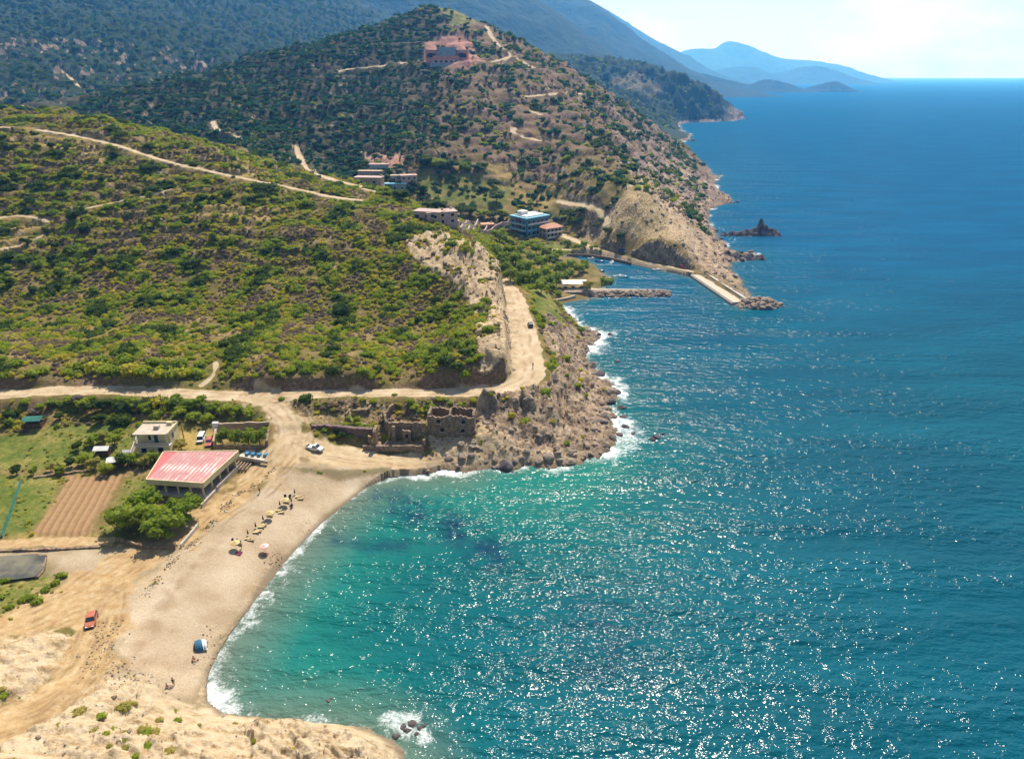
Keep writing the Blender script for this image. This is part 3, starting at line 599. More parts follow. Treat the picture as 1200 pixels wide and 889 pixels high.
mountain('hills', [(760, 80, 12500), (800, 60, 12500), (820, 57, 12500), (838, 56, 12500), (855, 48, 12500), (880, 55, 12500), (915, 68, 12500), (950, 71, 12600), (978, 76, 12700), (990, 82, 12700), (1000, 90, 12700), (1010, 95, 12700)], 1800, 1500, seed=15, amp=.12)
mountain('hills', [(820, 88, 9000), (850, 80, 9000), (880, 78, 9000), (905, 86, 9000), (925, 82, 9000), (955, 77, 9000), (980, 84, 9000), (998, 93, 9000), (1004, 98, 9000)], 900, 900, seed=17, amp=.12)
mountain('hills', [(780, 95, 4700), (800, 90, 4700), (822, 86, 4700), (850, 93, 4700), (880, 99, 4700), (898, 93, 4700), (920, 97, 4700), (945, 107, 4700), (949, 110, 4700)], 260, 350, seed=19, amp=.15, n=200)
mountain('hills', [(942, 108.2, 4700), (952, 102, 4700), (965, 98, 4700), (980, 95.5, 4700), (992, 101, 4700), (1003, 107.5, 4700), (1006, 109, 4700)], 130, 200, seed=23, amp=.12, n=90, m=40, p=.9)
mountain('hills', [(1001, 94.6, 8800), (1004, 91.5, 8800), (1008, 93, 8800), (1010, 94.6, 8800)], 60, 60, seed=27, amp=.1, n=30, m=20)

# ------------------------------------------------------------------ haze: the air between here and the far hills
hz = D.meshes.new('haze'); bm = bmesh.new(); bmesh.ops.create_cube(bm, size=1)
bmesh.ops.scale(bm, vec=(80000, 56000, 1), verts=bm.verts)
for v in bm.verts: v.co.z = -14 if v.co.z < 0 else 900
bm.to_mesh(hz); bm.free()
hm = D.materials.new('haze'); hm.use_nodes = True; t_ = hm.node_tree; t_.nodes.clear()
ho = t_.nodes.new('ShaderNodeOutputMaterial'); hv = t_.nodes.new('ShaderNodeVolumePrincipled')
hv.inputs['Color'].default_value = (.10, .40, .92, 1); hv.inputs['Absorption Color'].default_value = (1, 1, 1, 1); hv.inputs['Density'].default_value = 1.35e-4; hv.inputs['Anisotropy'].default_value = .45
t_.links.new(hv.outputs[0], ho.inputs['Volume']); hz.materials.append(hm)
hzo = D.objects.new('haze', hz); COL.objects.link(hzo); hzo['kind'] = 'stuff'
#@@OBJECTS
# ------------------------------------------------------------------ building helpers
def mat(name, color, rough=.8, spec=.25, var=.25, scale=.6, detail=4, metal=0., bump=0.):
    b = NB(name); f = b.noise(scale, detail, vec=b.obj(), rough=.65)
    lo = tuple(q*(1-var) for q in color); hi = tuple(min(1, q*(1+var)) for q in color)
    c = b.ramp(f, [(.32, lo), (.5, color), (.68, hi)])
    if bump: b.bump(f, bump, .1)
    b.b.inputs['Metallic'].default_value = metal
    return b.out(c, rough, spec)
M_CREAM = mat('cream_plaster', (.62, .53, .30), var=.12); M_WHITE = mat('white_plaster', (.74, .72, .68), var=.08); M_BEIGE = mat('beige_plaster', (.42, .31, .21), var=.2)
M_CONC = mat('concrete', (.46, .40, .33), var=.2); M_PALEC = mat('pale_concrete', (.44, .37, .29), var=.15); M_DARK = mat('dark_opening', (.02, .02, .025), var=.3)
M_GLASS = mat('window_glass', (.03, .04, .05), .12, .6, var=.1); M_WOODD = mat('dark_wood', (.10, .055, .03)); M_GREENW = mat('green_shutter', (.03, .09, .07))
M_BLUE = mat('blue_paint', (.06, .22, .36), var=.15); M_LBLUE = mat('light_blue_paint', (.18, .42, .55), var=.12); M_PURP = mat('purple_paint', (.16, .07, .15), var=.15); M_TILE = mat('terracotta_tile', (.48, .24, .16), var=.25, scale=1.2)
M_BRICK = mat('raw_brick', (.58, .23, .17), var=.25, scale=.3); M_BLOCK = mat('blue_grey_concrete', (.26, .31, .37), var=.2, scale=.2); M_PINKC = mat('pink_concrete', (.44, .31, .27), var=.2)
M_YEL = mat('straw_yellow_cloth', (.50, .39, .18), var=.1); M_NAVY = mat('navy_cloth', (.02, .03, .09)); M_OLIVC = mat('dark_olive_cloth', (.06, .055, .03)); M_PINK = mat('pink_cloth', (.80, .45, .42), var=.1); M_MARO = mat('maroon_cloth', (.12, .02, .04))
M_RUB = mat('black_rubber', (.02, .02, .02)); M_CHR = mat('grey_metal', (.35, .35, .35), .4, .5); M_LAMP = mat('clear_lamp', (.7, .7, .65), .2, .5); M_RED = mat('red_lamp', (.4, .02, .02), .3, .5)
M_TEAL = mat('teal_netting', (.04, .17, .135), var=.3); M_WSHEET = mat('white_sheet', (.72, .70, .66), var=.1); M_POLE = mat('pole_wood', (.14, .11, .09)); M_SKIN = mat('skin', (.45, .26, .18), var=.08); M_HAIR = mat('hair', (.03, .02, .015))
b = NB('rubble_masonry'); v1 = b.voro(2.2, vec=b.obj(), out='Color'); f = b.noise(1.2, 5, vec=b.obj(), rough=.7)
c = b.mix(.55, b.ramp(f, [(.3, (.10, .07, .05)), (.5, (.21, .145, .10)), (.7, (.36, .27, .185))]), b.ramp(b.voro(2.2, vec=b.obj(), out='Color'), [(.2, (.11, .075, .055)), (.8, (.36, .27, .18))]))
b.bump(b.voro(2.2, vec=b.obj()), .6, .15); M_STONE = b.out(c, .95, .1)
b = NB('boulder_rock'); f = b.noise(.9, 6, vec=b.obj(), rough=.7)
c = b.ramp(f, [(.3, (.09, .07, .06)), (.48, (.27, .21, .16)), (.65, (.46, .38, .29))]); c = b.mix(b.math('MULTIPLY', b.rand(), .5), c, (.16, .115, .09)); b.bump(f, .7, .4); M_ROCK = b.out(c, .9, .15)
b = NB('dark_sea_rock'); f = b.noise(.35, 6, vec=b.obj(), rough=.7)
c = b.ramp(f, [(.3, (.035, .03, .035)), (.5, (.10, .08, .08)), (.68, (.24, .19, .17))]); b.bump(f, .8, .8); M_SEAROCK = b.out(c, .8, .25)
def carpaint(name, col): return mat(name, col, .3, .5, var=.05)

class MB:
    def __init__(s): s.bm = bmesh.new()
    def poly(s, pts):
        return s.bm.faces.new([s.bm.verts.new(p) for p in pts])
    def prism(s, pts, z0, z1, top=None):
        """upright prism over an xy outline; top gives another outline for the top"""
        n = len(pts); tp = top or pts; g = lambda z, i: z[i] if hasattr(z, '__len__') else z
        a = [s.bm.verts.new((p[0], p[1], g(z0, i))) for i, p in enumerate(pts)]; c = [s.bm.verts.new((p[0], p[1], g(z1, i))) for i, p in enumerate(tp)]
        s.bm.faces.new(a[::-1]); s.bm.faces.new(c)
        for i in range(n): s.bm.faces.new((a[i], a[(i+1) % n], c[(i+1) % n], c[i]))
        return s
    def box(s, x0, x1, y0, y1, z0, z1): return s.prism([(x0, y0), (x1, y0), (x1, y1), (x0, y1)], z0, z1)
    def tube(s, p, q, r, r2=None, n=8):
        p = Vector(p); q = Vector(q); d = (q-p).normalized(); u = d.orthogonal().normalized(); w_ = d.cross(u); r2 = r if r2 is None else r2
        a = [s.bm.verts.new(p+(u*math.cos(k*2*math.pi/n)+w_*math.sin(k*2*math.pi/n))*r) for k in range(n)]
        c = [s.bm.verts.new(q+(u*math.cos(k*2*math.pi/n)+w_*math.sin(k*2*math.pi/n))*r2) for k in range(n)]
        s.bm.faces.new(a[::-1]); s.bm.faces.new(c)
        for i in range(n): s.bm.faces.new((a[i], a[(i+1) % n], c[(i+1) % n], c[i]))
        return s
    def loft(s, rings, close=True):
        R_ = [[s.bm.verts.new(p) for p in r] for r in rings]; n = len(rings[0])
        for a, c in zip(R_[:-1], R_[1:]):
            for i in range(n if close else n-1): s.bm.faces.new((a[i], a[(i+1) % n], c[(i+1) % n], c[i]))
        if close: s.bm.faces.new(R_[0][::-1]); s.bm.faces.new(R_[-1])
        return s
    def build(s, name, m, parent=None, loc=(0, 0, 0), rz=0, smooth=False):
        bmesh.ops.recalc_face_normals(s.bm, faces=s.bm.faces)
        me = D.meshes.new(name); s.bm.to_mesh(me); s.bm.free(); me.materials.append(m)
        if smooth: me.polygons.foreach_set('use_smooth', np.ones(len(me.polygons), bool))
        o = D.objects.new(name, me); COL.objects.link(o); o.location = loc; o.rotation_euler = (0, 0, rz)
        if parent is not None: o.parent = parent
        return o
def tag(o, label, cat, group=None):
    o['label'] = label; o['category'] = cat
    if group: o['group'] = group
    return o
def thing(name, label, cat, loc, rz=0, group=None):
    o = D.objects.new(name, None); COL.objects.link(o); o.location = tuple(loc); o.rotation_euler = (0, 0, rz); o.empty_display_size = .5
    return tag(o, label, cat, group)
def dup(src, loc, rz=0, label=None, scale=None, group=None, mats=None):
    r = src.copy(); COL.objects.link(r); r.location = tuple(loc); r.rotation_euler = (0, 0, rz)
    if scale is not None: r.scale = scale if hasattr(scale, '__len__') else (scale,)*3
    if label: r['label'] = label
    if group: r['group'] = group
    for ch in list(src.children):
        c = ch.copy(); COL.objects.link(c); c.parent = r
        for g in ch.children:
            d = g.copy(); COL.objects.link(d); d.parent = c
    return r
def gp(px, py):                         # ground point under a photo pixel
    return hit(px, py)

# ------------------------------------------------------------------ foliage
def leaf_quads(centres, normals, size, rng, aspect=.7):
    n = len(centres); t = rng.normal(size=(n, 3)); t -= (t*normals).sum(1)[:, None]*normals; t /= np.linalg.norm(t, axis=1)[:, None]+1e-9
    bt = np.cross(normals, t); sz = size*rng.uniform(.6, 1.35, n)[:, None]
    a, c = t*sz, bt*sz*aspect
    bend = normals*sz*.25
    return np.stack([centres-a-bend, centres-c+bend*.4, centres+a-bend, centres+c+bend*.4], 1).reshape(-1, 3)
def crown_mesh(name, clumps, per, size, seed, m, core=True, zmin=-9):
    rng = np.random.default_rng(seed); V = []; bm = bmesh.new()
    for (cx, cy, cz, r, fz) in clumps:
        n = max(6, int(per*r*r)); d = rng.normal(size=(n, 3)); d /= np.linalg.norm(d, axis=1)[:, None]
        lump = 1+.28*np.sin(d[:, 0]*5+seed)*np.cos(d[:, 1]*5-seed)+.12*rng.normal(size=n)
        p = d*np.array((r, r, r*fz))*(lump*rng.uniform(.75, 1.08, n))[:, None]+np.array((cx, cy, cz))
        k = p[:, 2] > zmin; p = p[k]; d = d[k]
        nn = d+rng.normal(size=d.shape)*.55; nn /= np.linalg.norm(nn, axis=1)[:, None]
        V.append(leaf_quads(p, nn, size, rng))
        if core:
            ret = bmesh.ops.create_icosphere(bm, subdivisions=2, radius=1)
            for v in ret['verts']:
                q = v.co.copy(); k = 1+.22*math.sin(q.x*5+seed)*math.cos(q.y*5-seed)+rng.uniform(-.12, .12)
                v.co = Vector((cx+q.x*r*.74*k, cy+q.y*r*.74*k, max(cz+q.z*r*.74*fz*k, zmin)))
    me = D.meshes.new(name); bm.to_mesh(me); bm.free()
    V = np.concatenate(V); cv = np.array([v.co[:] for v in me.vertices]).reshape(-1, 3); cf = [tuple(p.vertices) for p in me.polygons]
    nb = len(cv); faces = cf+[(nb+i, nb+i+1, nb+i+2, nb+i+3) for i in range(0, len(V), 4)]
    me.clear_geometry(); me.from_pydata(np.concatenate([cv, V]).tolist(), [], faces); me.update(); me.materials.append(m)
    return me
def shrub_mesh(name, m, seed, per=130, size=.16, fz=.75):
    rng = random.Random(seed); cl = [(0, 0, .32, .75, fz)]
    for k in range(5):
        a = k*1.257+rng.uniform(-.4, .4); d = rng.uniform(.35, .6); cl.append((d*math.cos(a), d*math.sin(a), rng.uniform(.2, .45), rng.uniform(.36, .55), fz))
    return crown_mesh(name, cl, per, size, seed, m, zmin=-.12)
def tree_mesh(name, m, seed, w_=1., h=1., per=330, size=.085, nc=13, zc=1.08):
    """unit tree crown: about 2 wide, centred over the trunk at z = zc"""
    rng = random.Random(seed); cl = [(0, 0, zc*1.05, .55, .9)]
    for k in range(nc):
        a = k*2.399+rng.uniform(-.3, .3); d = rng.uniform(.42, .78)*w_; cl.append((d*math.cos(a), d*math.sin(a), zc+rng.uniform(-.45, .42)*h, rng.uniform(.27, .42), .85))
    return crown_mesh(name, cl, per, size, seed, m)
def trunk_mesh(name, seed, lean=.08):
    rng = random.Random(seed); mb = MB(); top = Vector((rng.uniform(-lean, lean), rng.uniform(-lean, lean), .7))
    mb.tube((0, 0, -.15), top*.5, .075, .058); mb.tube(top*.5, top, .058, .048)
    for k in range(5):
        a = k*1.257+rng.uniform(-.3, .3); q = top+Vector((math.cos(a)*.42, math.sin(a)*.42, rng.uniform(.25, .5))); mb.tube(top*.93, q, .036, .014, 6)
    bmesh.ops.recalc_face_normals(mb.bm, faces=mb.bm.faces)
    me = D.meshes.new(name); mb.bm.to_mesh(me); mb.bm.free(); me.materials.append(BARK); return me
SRC = D.collections.new('plant_sources')        # never linked to the scene: only read by the scatter below
def src(me):
    o = D.objects.new(me.name, me); return o
PROT = {}
for nm, m in (('dark', L_DARK), ('green', L_GREEN), ('yellow', L_YEL), ('olive', L_OLIVE), ('grey', L_GREY)):
    PROT[nm] = [shrub_mesh('shrub_'+nm, m, 10+k*7+len(nm), fz=(.75, .6, .9)[k]) for k in range(3)]
ORDER = ['dark', 'green', 'yellow', 'olive', 'grey']
def lowshrub(m, seed): return shrub_mesh('shrub_far', m, seed, per=22, size=.34)
def scatter(name, label, meshes, P, S, idx, seed=1):
    """countless small plants or stones: points that carry one of a few meshes each"""
    col = D.collections.new(name+'_source')
    for k, me in enumerate(meshes):
        o = D.objects.new('%s_%02d' % (name, k), me); col.objects.link(o)
    n = len(P); me = D.meshes.new(name); me.vertices.add(n); me.vertices.foreach_set('co', np.asarray(P, np.float32).ravel())
    rng = np.random.default_rng(seed)
    rot = np.zeros((n, 3), np.float32); rot[:, 2] = rng.uniform(0, 6.28, n); rot[:, :2] = rng.uniform(-.15, .15, (n, 2))
    sc = np.asarray(S, np.float32)[:, None]*rng.uniform(.8, 1.25, (n, 3)).astype(np.float32)
    for k, a, t in (('rot', rot, 'FLOAT_VECTOR'), ('siz', sc, 'FLOAT_VECTOR')):
        at = me.attributes.new(k, t, 'POINT'); at.data.foreach_set('vector', a.astype(np.float32).ravel())
    at = me.attributes.new('idx', 'INT', 'POINT'); at.data.foreach_set('value', np.asarray(idx, np.int32)); me.update()
    o = D.objects.new(name, me); COL.objects.link(o); o['kind'] = 'stuff'; o['label'] = label; o['category'] = name.replace('_', ' ')
    g = D.node_groups.new(name, 'GeometryNodeTree'); g.interface.new_socket('Geometry', in_out='INPUT', socket_type='NodeSocketGeometry'); g.interface.new_socket('Geometry', in_out='OUTPUT', socket_type='NodeSocketGeometry')
    N = g.nodes; gi = N.new('NodeGroupInput'); go = N.new('NodeGroupOutput'); ip = N.new('GeometryNodeInstanceOnPoints'); ci = N.new('GeometryNodeCollectionInfo')
    ci.inputs['Collection'].default_value = col; ci.inputs['Separate Children'].default_value = True; ci.inputs['Reset Children'].default_value = True
    def na(nm, t):
        x = N.new('GeometryNodeInputNamedAttribute'); x.data_type = t; x.inputs['Name'].default_value = nm; return x.outputs['Attribute']
    L = g.links; L.new(gi.outputs[0], ip.inputs['Points']); L.new(ci.outputs[0], ip.inputs['Instance']); ip.inputs['Pick Instance'].default_value = True
    L.new(na('idx', 'INT'), ip.inputs['Instance Index']); L.new(na('rot', 'FLOAT_VECTOR'), ip.inputs['Rotation']); L.new(na('siz', 'FLOAT_VECTOR'), ip.inputs['Scale']); L.new(ip.outputs[0], go.inputs[0])
    md = o.modifiers.new('plants', 'NODES'); md.node_group = g
    return o
def jgrid(x0, x1, y0, y1, step, seed):
    rng = np.random.default_rng(seed); x, y = np.meshgrid(np.arange(x0, x1, step), np.arange(y0, y1, step))
    return x.ravel()+rng.uniform(-.5, .5, x.size)*step, y.ravel()+rng.uniform(-.5, .5, x.size)*step
bare = np.clip(np.maximum.reduce([noveg, A_['road'], A_['sand'], A_['plough'], A_['rock']*np.where(gy < 330, .9, .6), A_['clay'], A_['pale']*np.where(gy < 330, .95, .8), A_['grass']*.97]), 0, 1)
def seen(x, y, pad=60):                 # inside the photo's wedge, with some margin
    t = y*CS+40*SN; return np.abs(x) < .75*t+pad
# near hill: dense low scrub
x, y = jgrid(-420, 40, 168, 450, 1.18, 3); k = seen(x, y) & inpoly(x, y, land_poly); x, y = x[k], y[k]
rn = RNG.uniform(0, 1, len(x)); h = HT(x, y); br = HT(x, y, bare)
f1 = fbm(x/14, y/14, 3, 101); f2 = fbm(x/9, y/9, 3, 202); f3 = fbm(x/30, y/30, 3, 303)
f4 = fbm(x/5+7, y/5, 2, 404); dens = np.clip(.86+.95*f2+.45*f3+.5*f4, .12, .98)*(1-br)*np.where(h > 12.5, 1, .55)*(1-.75*HT(x, y, A_['straw']))
k = (rn < dens) & (h > 2); x, y, h, f1, f2, f3 = x[k], y[k], h[k], f1[k], f2[k], f3[k]
right = sstep(-70, 0, x); u = f1+RNG.normal(0, .16, len(x))
cls = np.select([u > .52+.3*right, u > .10, u > -.06-.1*right, u > -.26+.06*right], [0, 1, 2, 3], 4)
cls = np.where((cls == 0) & (right > .6) & (RNG.uniform(0, 1, len(x)) < .5), 1, cls)
cls = np.where((RNG.uniform(0, 1, len(x)) < .12), 2, cls)
siz = np.select([cls == 0, cls == 1, cls == 2, cls == 3], [1.3, 1.1, .85, .78], .7)*RNG.uniform(.45, 1.5, len(x))
siz *= 1+.5*np.clip(f1, 0, 1)
scatter('scrubland', 'dense low scrub of green, olive and grey bushes covering the near hillside', sum([PROT[q] for q in ORDER], []), np.stack([x, y, h-.1], 1), siz, cls*3+RNG.integers(0, 3, len(x)))
# far hill and the left mountain
FARM = sum([[lowshrub(m, 50+k), lowshrub(m, 60+k)] for k, m in enumerate((L_GROVE, L_DARK, L_GREEN, L_OLIVE, L_GREY))], [])
x, y = jgrid(-420, 330, 430, 1000, 3.5, 5); k = seen(x, y) & inpoly(x, y, land_poly); x, y = x[k], y[k]
h = HT(x, y); br = HT(x, y, bare); f1 = fbm(x/28, y/28, 3, 111); f2 = fbm(x/16, y/16, 3, 222); rn = RNG.uniform(0, 1, len(x))
leftw = sstep(-20, -110, x-(y-500)*-.05)
k = (rn < np.clip(.50+1.05*f2+.6*fbm(x/60, y/60, 3, 333)+.4*leftw, .04, .94)*(1-br)*(1-.7*HT(x, y, A_['straw']))) & (h > 3) & (rn > leftw*.55*(y < 860))
x, y, h, f1 = x[k], y[k], h[k], f1[k]; u = f1+RNG.normal(0, .2, len(x))
cls = np.select([u > .25, u > -.02, u > -.2, u > -.34], [1, 0, 2, 3], 4)
scatter('maquis', 'sparse dark bushes dotted over the reddish hill behind the village', FARM, np.stack([x, y, h-.2], 1), np.select([cls <= 1, cls == 2], [1.9, 1.7], 1.3)*RNG.uniform(.4, 1.7, len(x)), cls*2+RNG.integers(0, 2, len(x)))
# olive terraces, in rows along the contour
x, y = jgrid(-430, -15, 470, 880, 5.4, 6); x0 = x.copy(); y = np.round(y/6.5)*6.5+2.5*np.sin(x/22)+RNG.normal(0, .5, len(x))
k = seen(x, y); x, y = x[k], y[k]; br = HT(x, y, bare); h = HT(x, y); lw = sstep(-15, -105, x+(y-500)*.05); k = (RNG.uniform(0, 1, len(x)) < lw*(1-br)*.9)
x, y, h = x[k], y[k], h[k]
OLIV = [tree_mesh('olive_far', L_GROVE, 300+k, per=30, size=.26, nc=6, zc=.75, h=.5) for k in range(3)]
scatter('olive_grove', 'rows of dark green olive trees on the terraced slope left of the hill', OLIV, np.stack([x, y, h], 1), RNG.uniform(1.7, 2.7, len(x)), RNG.integers(0, 3, len(x)))
x, y = jgrid(-1700, 60, 880, 2350, 9.5, 8); k = seen(x, y, 100) & inpoly(x, y, land_poly); x, y = x[k], y[k]; h = HT(x, y); br = HT(x, y, bare)
f2 = fbm(x/60, y/60, 4, 242); k = (RNG.uniform(0, 1, len(x)) < np.clip(.78+.8*f2, .12, .98)*(1-br)) & (h > 3); x, y, h = x[k], y[k], h[k]
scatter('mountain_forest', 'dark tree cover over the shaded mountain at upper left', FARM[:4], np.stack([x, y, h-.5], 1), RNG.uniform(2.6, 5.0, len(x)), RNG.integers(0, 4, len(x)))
x, y = jgrid(150, 640, 1280, 1900, 11, 9); k = inpoly(x, y, land_poly); x, y = x[k], y[k]; h = HT(x, y); br = HT(x, y, bare); k = (RNG.uniform(0, 1, len(x)) < .6*(1-br)) & (h > 6); x, y, h = x[k], y[k], h[k]
scatter('headland_scrub', 'dark scrub covering the second headland down the coast', FARM[:6], np.stack([x, y, h-.5], 1), RNG.uniform(2.5, 4.5, len(x)), RNG.integers(0, 6, len(x)))
# stones and tufts
def rock_mesh(name, seed, m, sub=3, flat=.7):
    bm = bmesh.new(); bmesh.ops.create_icosphere(bm, subdivisions=sub, radius=1); rng = random.Random(seed)
    pl = [(Vector((rng.gauss(0, 1), rng.gauss(0, 1), rng.gauss(0, 1))).normalized(), rng.uniform(.55, .9)) for _ in range(13)]
    for v in bm.verts:
        q = v.co.copy()
        for n_, d in pl:
            e_ = q.dot(n_)-d
            if e_ > 0: q -= n_*e_*.92
        q *= 1+rng.uniform(-.025, .025); q.z *= flat; v.co = q
    me = D.meshes.new(name); bm.to_mesh(me); bm.free(); me.materials.append(m); return me
ROCKS = [rock_mesh('boulder', 400+k, M_ROCK) for k in range(5)]
x, y = jgrid(-75, 75, 120, 275, 1.25, 12); rk_ = np.maximum(HT(x, y, A_['rock']), .6*HT(x, y, A_['pale']))*(1-HT(x, y, A_['road'])); h = HT(x, y); k = (RNG.uniform(0, 1, len(x)) < rk_*.42) & (h > .1); x, y, h = x[k], y[k], h[k]
scatter('scree', 'loose broken stone strewn over the rocky point', [rock_mesh('stone', 430+k, M_ROCK, 2) for k in range(4)], np.stack([x, y, h], 1), RNG.uniform(.15, .6, len(x))*RNG.choice([1, 1, 1, 1.9], len(x)), RNG.integers(0, 4, len(x)))
x, y = jgrid(-130, 10, 55, 122, .8, 15); h = HT(x, y); k = (RNG.uniform(0, 1, len(x)) < .16*HT(x, y, A_['pale'])*np.clip(.4+1.6*fbm(x/5, y/5, 3, 70), 0, 1.6)) & (h > .3); x, y, h = x[k], y[k], h[k]
scatter('loose_stone', 'loose pale stones lying over the sandy bluff in front', [rock_mesh('stone', 480+q, M_ROCK if q else M_STONE, 2) for q in range(4)], np.stack([x, y, h], 1), RNG.uniform(.06, .26, len(x))*RNG.choice([1, 1, 1, 1.9], len(x)), RNG.integers(0, 4, len(x)))
x, y = jgrid(40, 240, 330, 640, 3, 13); rk_ = np.maximum(HT(x, y, A_['rock']), .8*HT(x, y, A_['pale']))*(1-HT(x, y, A_['road'])); h = HT(x, y); k = (RNG.uniform(0, 1, len(x)) < rk_*.45) & (h > .1); x, y, h = x[k], y[k], h[k]
scatter('talus', 'broken rock littering the sea cliff beyond the harbour', [rock_mesh('stone', 440+k, M_ROCK, 2) for k in range(4)], np.stack([x, y, h], 1), RNG.uniform(.4, 1.5, len(x)), RNG.integers(0, 4, len(x)))
x, y = jgrid(-130, 40, 60, 205, .95, 14); gr_ = HT(x, y, A_['grass']); sa = HT(x, y, A_['sand']); br = HT(x, y, bare); h = HT(x, y); f = fbm(x/4, y/4, 3, 66); k = (RNG.uniform(0, 1, len(x)) < np.clip(gr_*(.18+.5*f)+(1-br)*(.25+.7*f)*(y > 118)+.012*HT(x, y, A_['pale'])*(f > .1), 0, .8)) & (h > 2.2) & (sa < .4); x, y, h = x[k], y[k], h[k]
scatter('tufted_herbs', 'low weeds and grass tufts between the fields and tracks', PROT['green']+PROT['yellow']+PROT['olive'], np.stack([x, y, h-.05], 1), RNG.uniform(.18, .5, len(x)), RNG.integers(0, 9, len(x)))

WL = smooth_line([pz(a, c_, 2.6) for a, c_ in ((322, 556), (300, 573), (283, 582), (262, 600), (240, 626), (214, 650), (188, 678), (172, 700))], 8); WP = []
for i in range(900):
    k = RNG.integers(0, len(WL)); q = WL[k]; g_ = .5+.5*math.sin(k*.9); 
    if RNG.uniform() < g_: xx, yy = q[0]+RNG.normal(0, .55), q[1]+RNG.normal(0, .55); WP.append((xx, yy, G(xx, yy)))
for px, py, n_ in ((322, 650, 50), (247, 745, 22), (246, 760, 20), (360, 612, 14), (126, 750, 50), (128, 768, 60), (146, 796, 60), (112, 792, 40), (165, 806, 40)):
    q = pz(px, py, 2)
    for i in range(n_): xx, yy = q[0]+RNG.normal(0, 1.5), q[1]+RNG.normal(0, 1.5); WP.append((xx, yy, G(xx, yy)))
scatter('wrack', 'line of dry weed and stones along the top of the beach', [PROT['olive'][0], PROT['grey'][1], rock_mesh('stone', 435, M_ROCK, 2), rock_mesh('stone', 436, M_ROCK, 2)], np.array(WP), RNG.uniform(.06, .22, len(WP)), RNG.integers(0, 4, len(WP)))

# ------------------------------------------------------------------ single trees and bushes
TREE = {'tree': [tree_mesh('crown', L_TREE, 500+k) for k in range(4)], 'dark': [tree_mesh('crown', L_DARK, 520+k) for k in range(3)], 'green': [tree_mesh('crown', L_GREEN, 540+k) for k in range(3)],
        'olive': [tree_mesh('crown', L_OLIVE, 560+k) for k in range(2)], 'grey': [tree_mesh('crown', L_GREY, 570+k) for k in range(2)], 'yellow': [tree_mesh('crown', L_YEL, 580+k) for k in range(2)]}
TRUNK = [trunk_mesh('trunk', 600+k) for k in range(3)]
tcount = 0
def tree(px, py, wid, hei, kind, label, group=None, name='tree', at=None):
    """px, py: foot of the trunk; wid, hei in metres"""
    global tcount; tcount += 1
    p = gp(px, py) if at is None else at
    o = thing(name, label, 'tree', p, tcount*1.7, group); o.scale = (wid/2.2, wid/2.2, hei/1.78)
    c = D.objects.new('crown', TREE[kind][tcount % len(TREE[kind])]); COL.objects.link(c); c.parent = o
    t = D.objects.new('trunk', TRUNK[tcount % 3]); COL.objects.link(t); t.parent = o
    return o
bcount = 0
def bush(px, py, r, kind, label, group=None, name='bush', hz_=1.):
    global bcount; bcount += 1
    p = gp(px, py); me = PROT[kind][bcount % 3]
    o = D.objects.new(name, me); COL.objects.link(o); o.location = (p[0], p[1], p[2]-.1*r); o.rotation_euler = (0, 0, bcount*2.1); o.scale = (r, r*random.uniform(.85, 1.15), r*hz_)
    return tag(o, label, 'bush', group)
# beside the pavilion
tree(150, 620, 9.5, 7, 'tree', 'large bright green tree left of the pavilion, nearest the field corner')
tree(170, 602, 9.5, 7.2, 'tree', 'bright green tree behind the others left of the red roofed pavilion')
tree(196, 630, 10., 7.2, 'tree', 'broad bright green tree closest to the terrace wall')
tree(219, 610, 9., 6.8, 'tree', 'bright green tree against the front corner of the pink roof')
tree(180, 616, 8., 6.2, 'green', 'green tree in the middle of the clump before the pavilion')
# inside the roofless enclosure
for px, py, w_, t in ((262, 522, 4.6, 'leftmost green tree inside the roofless stone enclosure'), (276, 523, 4.2, 'second green tree inside the roofless enclosure'), (292, 522, 5., 'tallest green tree inside the roofless enclosure'), (305, 522, 4.6, 'rightmost green tree inside the roofless enclosure beside the track')):
    tree(px, py, w_, 5.4, 'tree', t)
# orchard strip between the meadow and lower fields
FT = [(110, 522, 4.2), (122, 518, 4.), (135, 522, 4.4), (92, 528, 3.6), (100, 545, 4.2), (112, 550, 4.2), (126, 556, 4.4), (146, 548, 4.6), (158, 545, 4.6), (170, 548, 4.2), (182, 542, 4.), (84, 548, 3.4), (140, 512, 3.2), (60, 552, 2.8), (40, 556, 2.6), (20, 556, 3.), (72, 556, 3.)]
for i, (px, py, w_) in enumerate(FT): tree(px, py, w_, w_*.85, ('green', 'olive', 'green', 'dark')[i % 4], 'small orchard tree in the hedge line between the meadow and the ploughed field', 'orchard trees beside the meadow')
tree(213, 527, 4.2, 3.2, 'olive', 'spiky olive green tree at the right end of the cream house')
# hedge belt under the road
HB = [(30, 476, 3.6, 'green'), (48, 482, 3.4, 'green'), (62, 478, 4., 'green'), (84, 474, 4.2, 'green'), (98, 480, 5., 'green'), (112, 484, 5.4, 'dark'), (128, 480, 5.6, 'dark'), (144, 484, 5.4, 'dark'), (158, 478, 5., 'green'), (172, 482, 4.6, 'green'), (186, 478, 4.4, 'yellow'), (206, 476, 5., 'green'), (220, 480, 5.2, 'green'), (236, 478, 5., 'green'), (250, 484, 5., 'green'), (264, 486, 5., 'green'), (278, 488, 4.6, 'green'), (212, 490, 5., 'green'), (228, 494, 5., 'green'), (244, 496, 4.6, 'green'), (70, 492, 3., 'dark'), (118, 496, 4.6, 'dark'), (138, 498, 4., 'dark'), (292, 490, 3.6, 'green'), (10, 500, 3.2, 'dark')]
for px, py, w_, kd in HB: tree(px, py, w_, w_*.7, kd, 'leafy green tree in the dense belt just below the road', 'trees in the belt below the road')
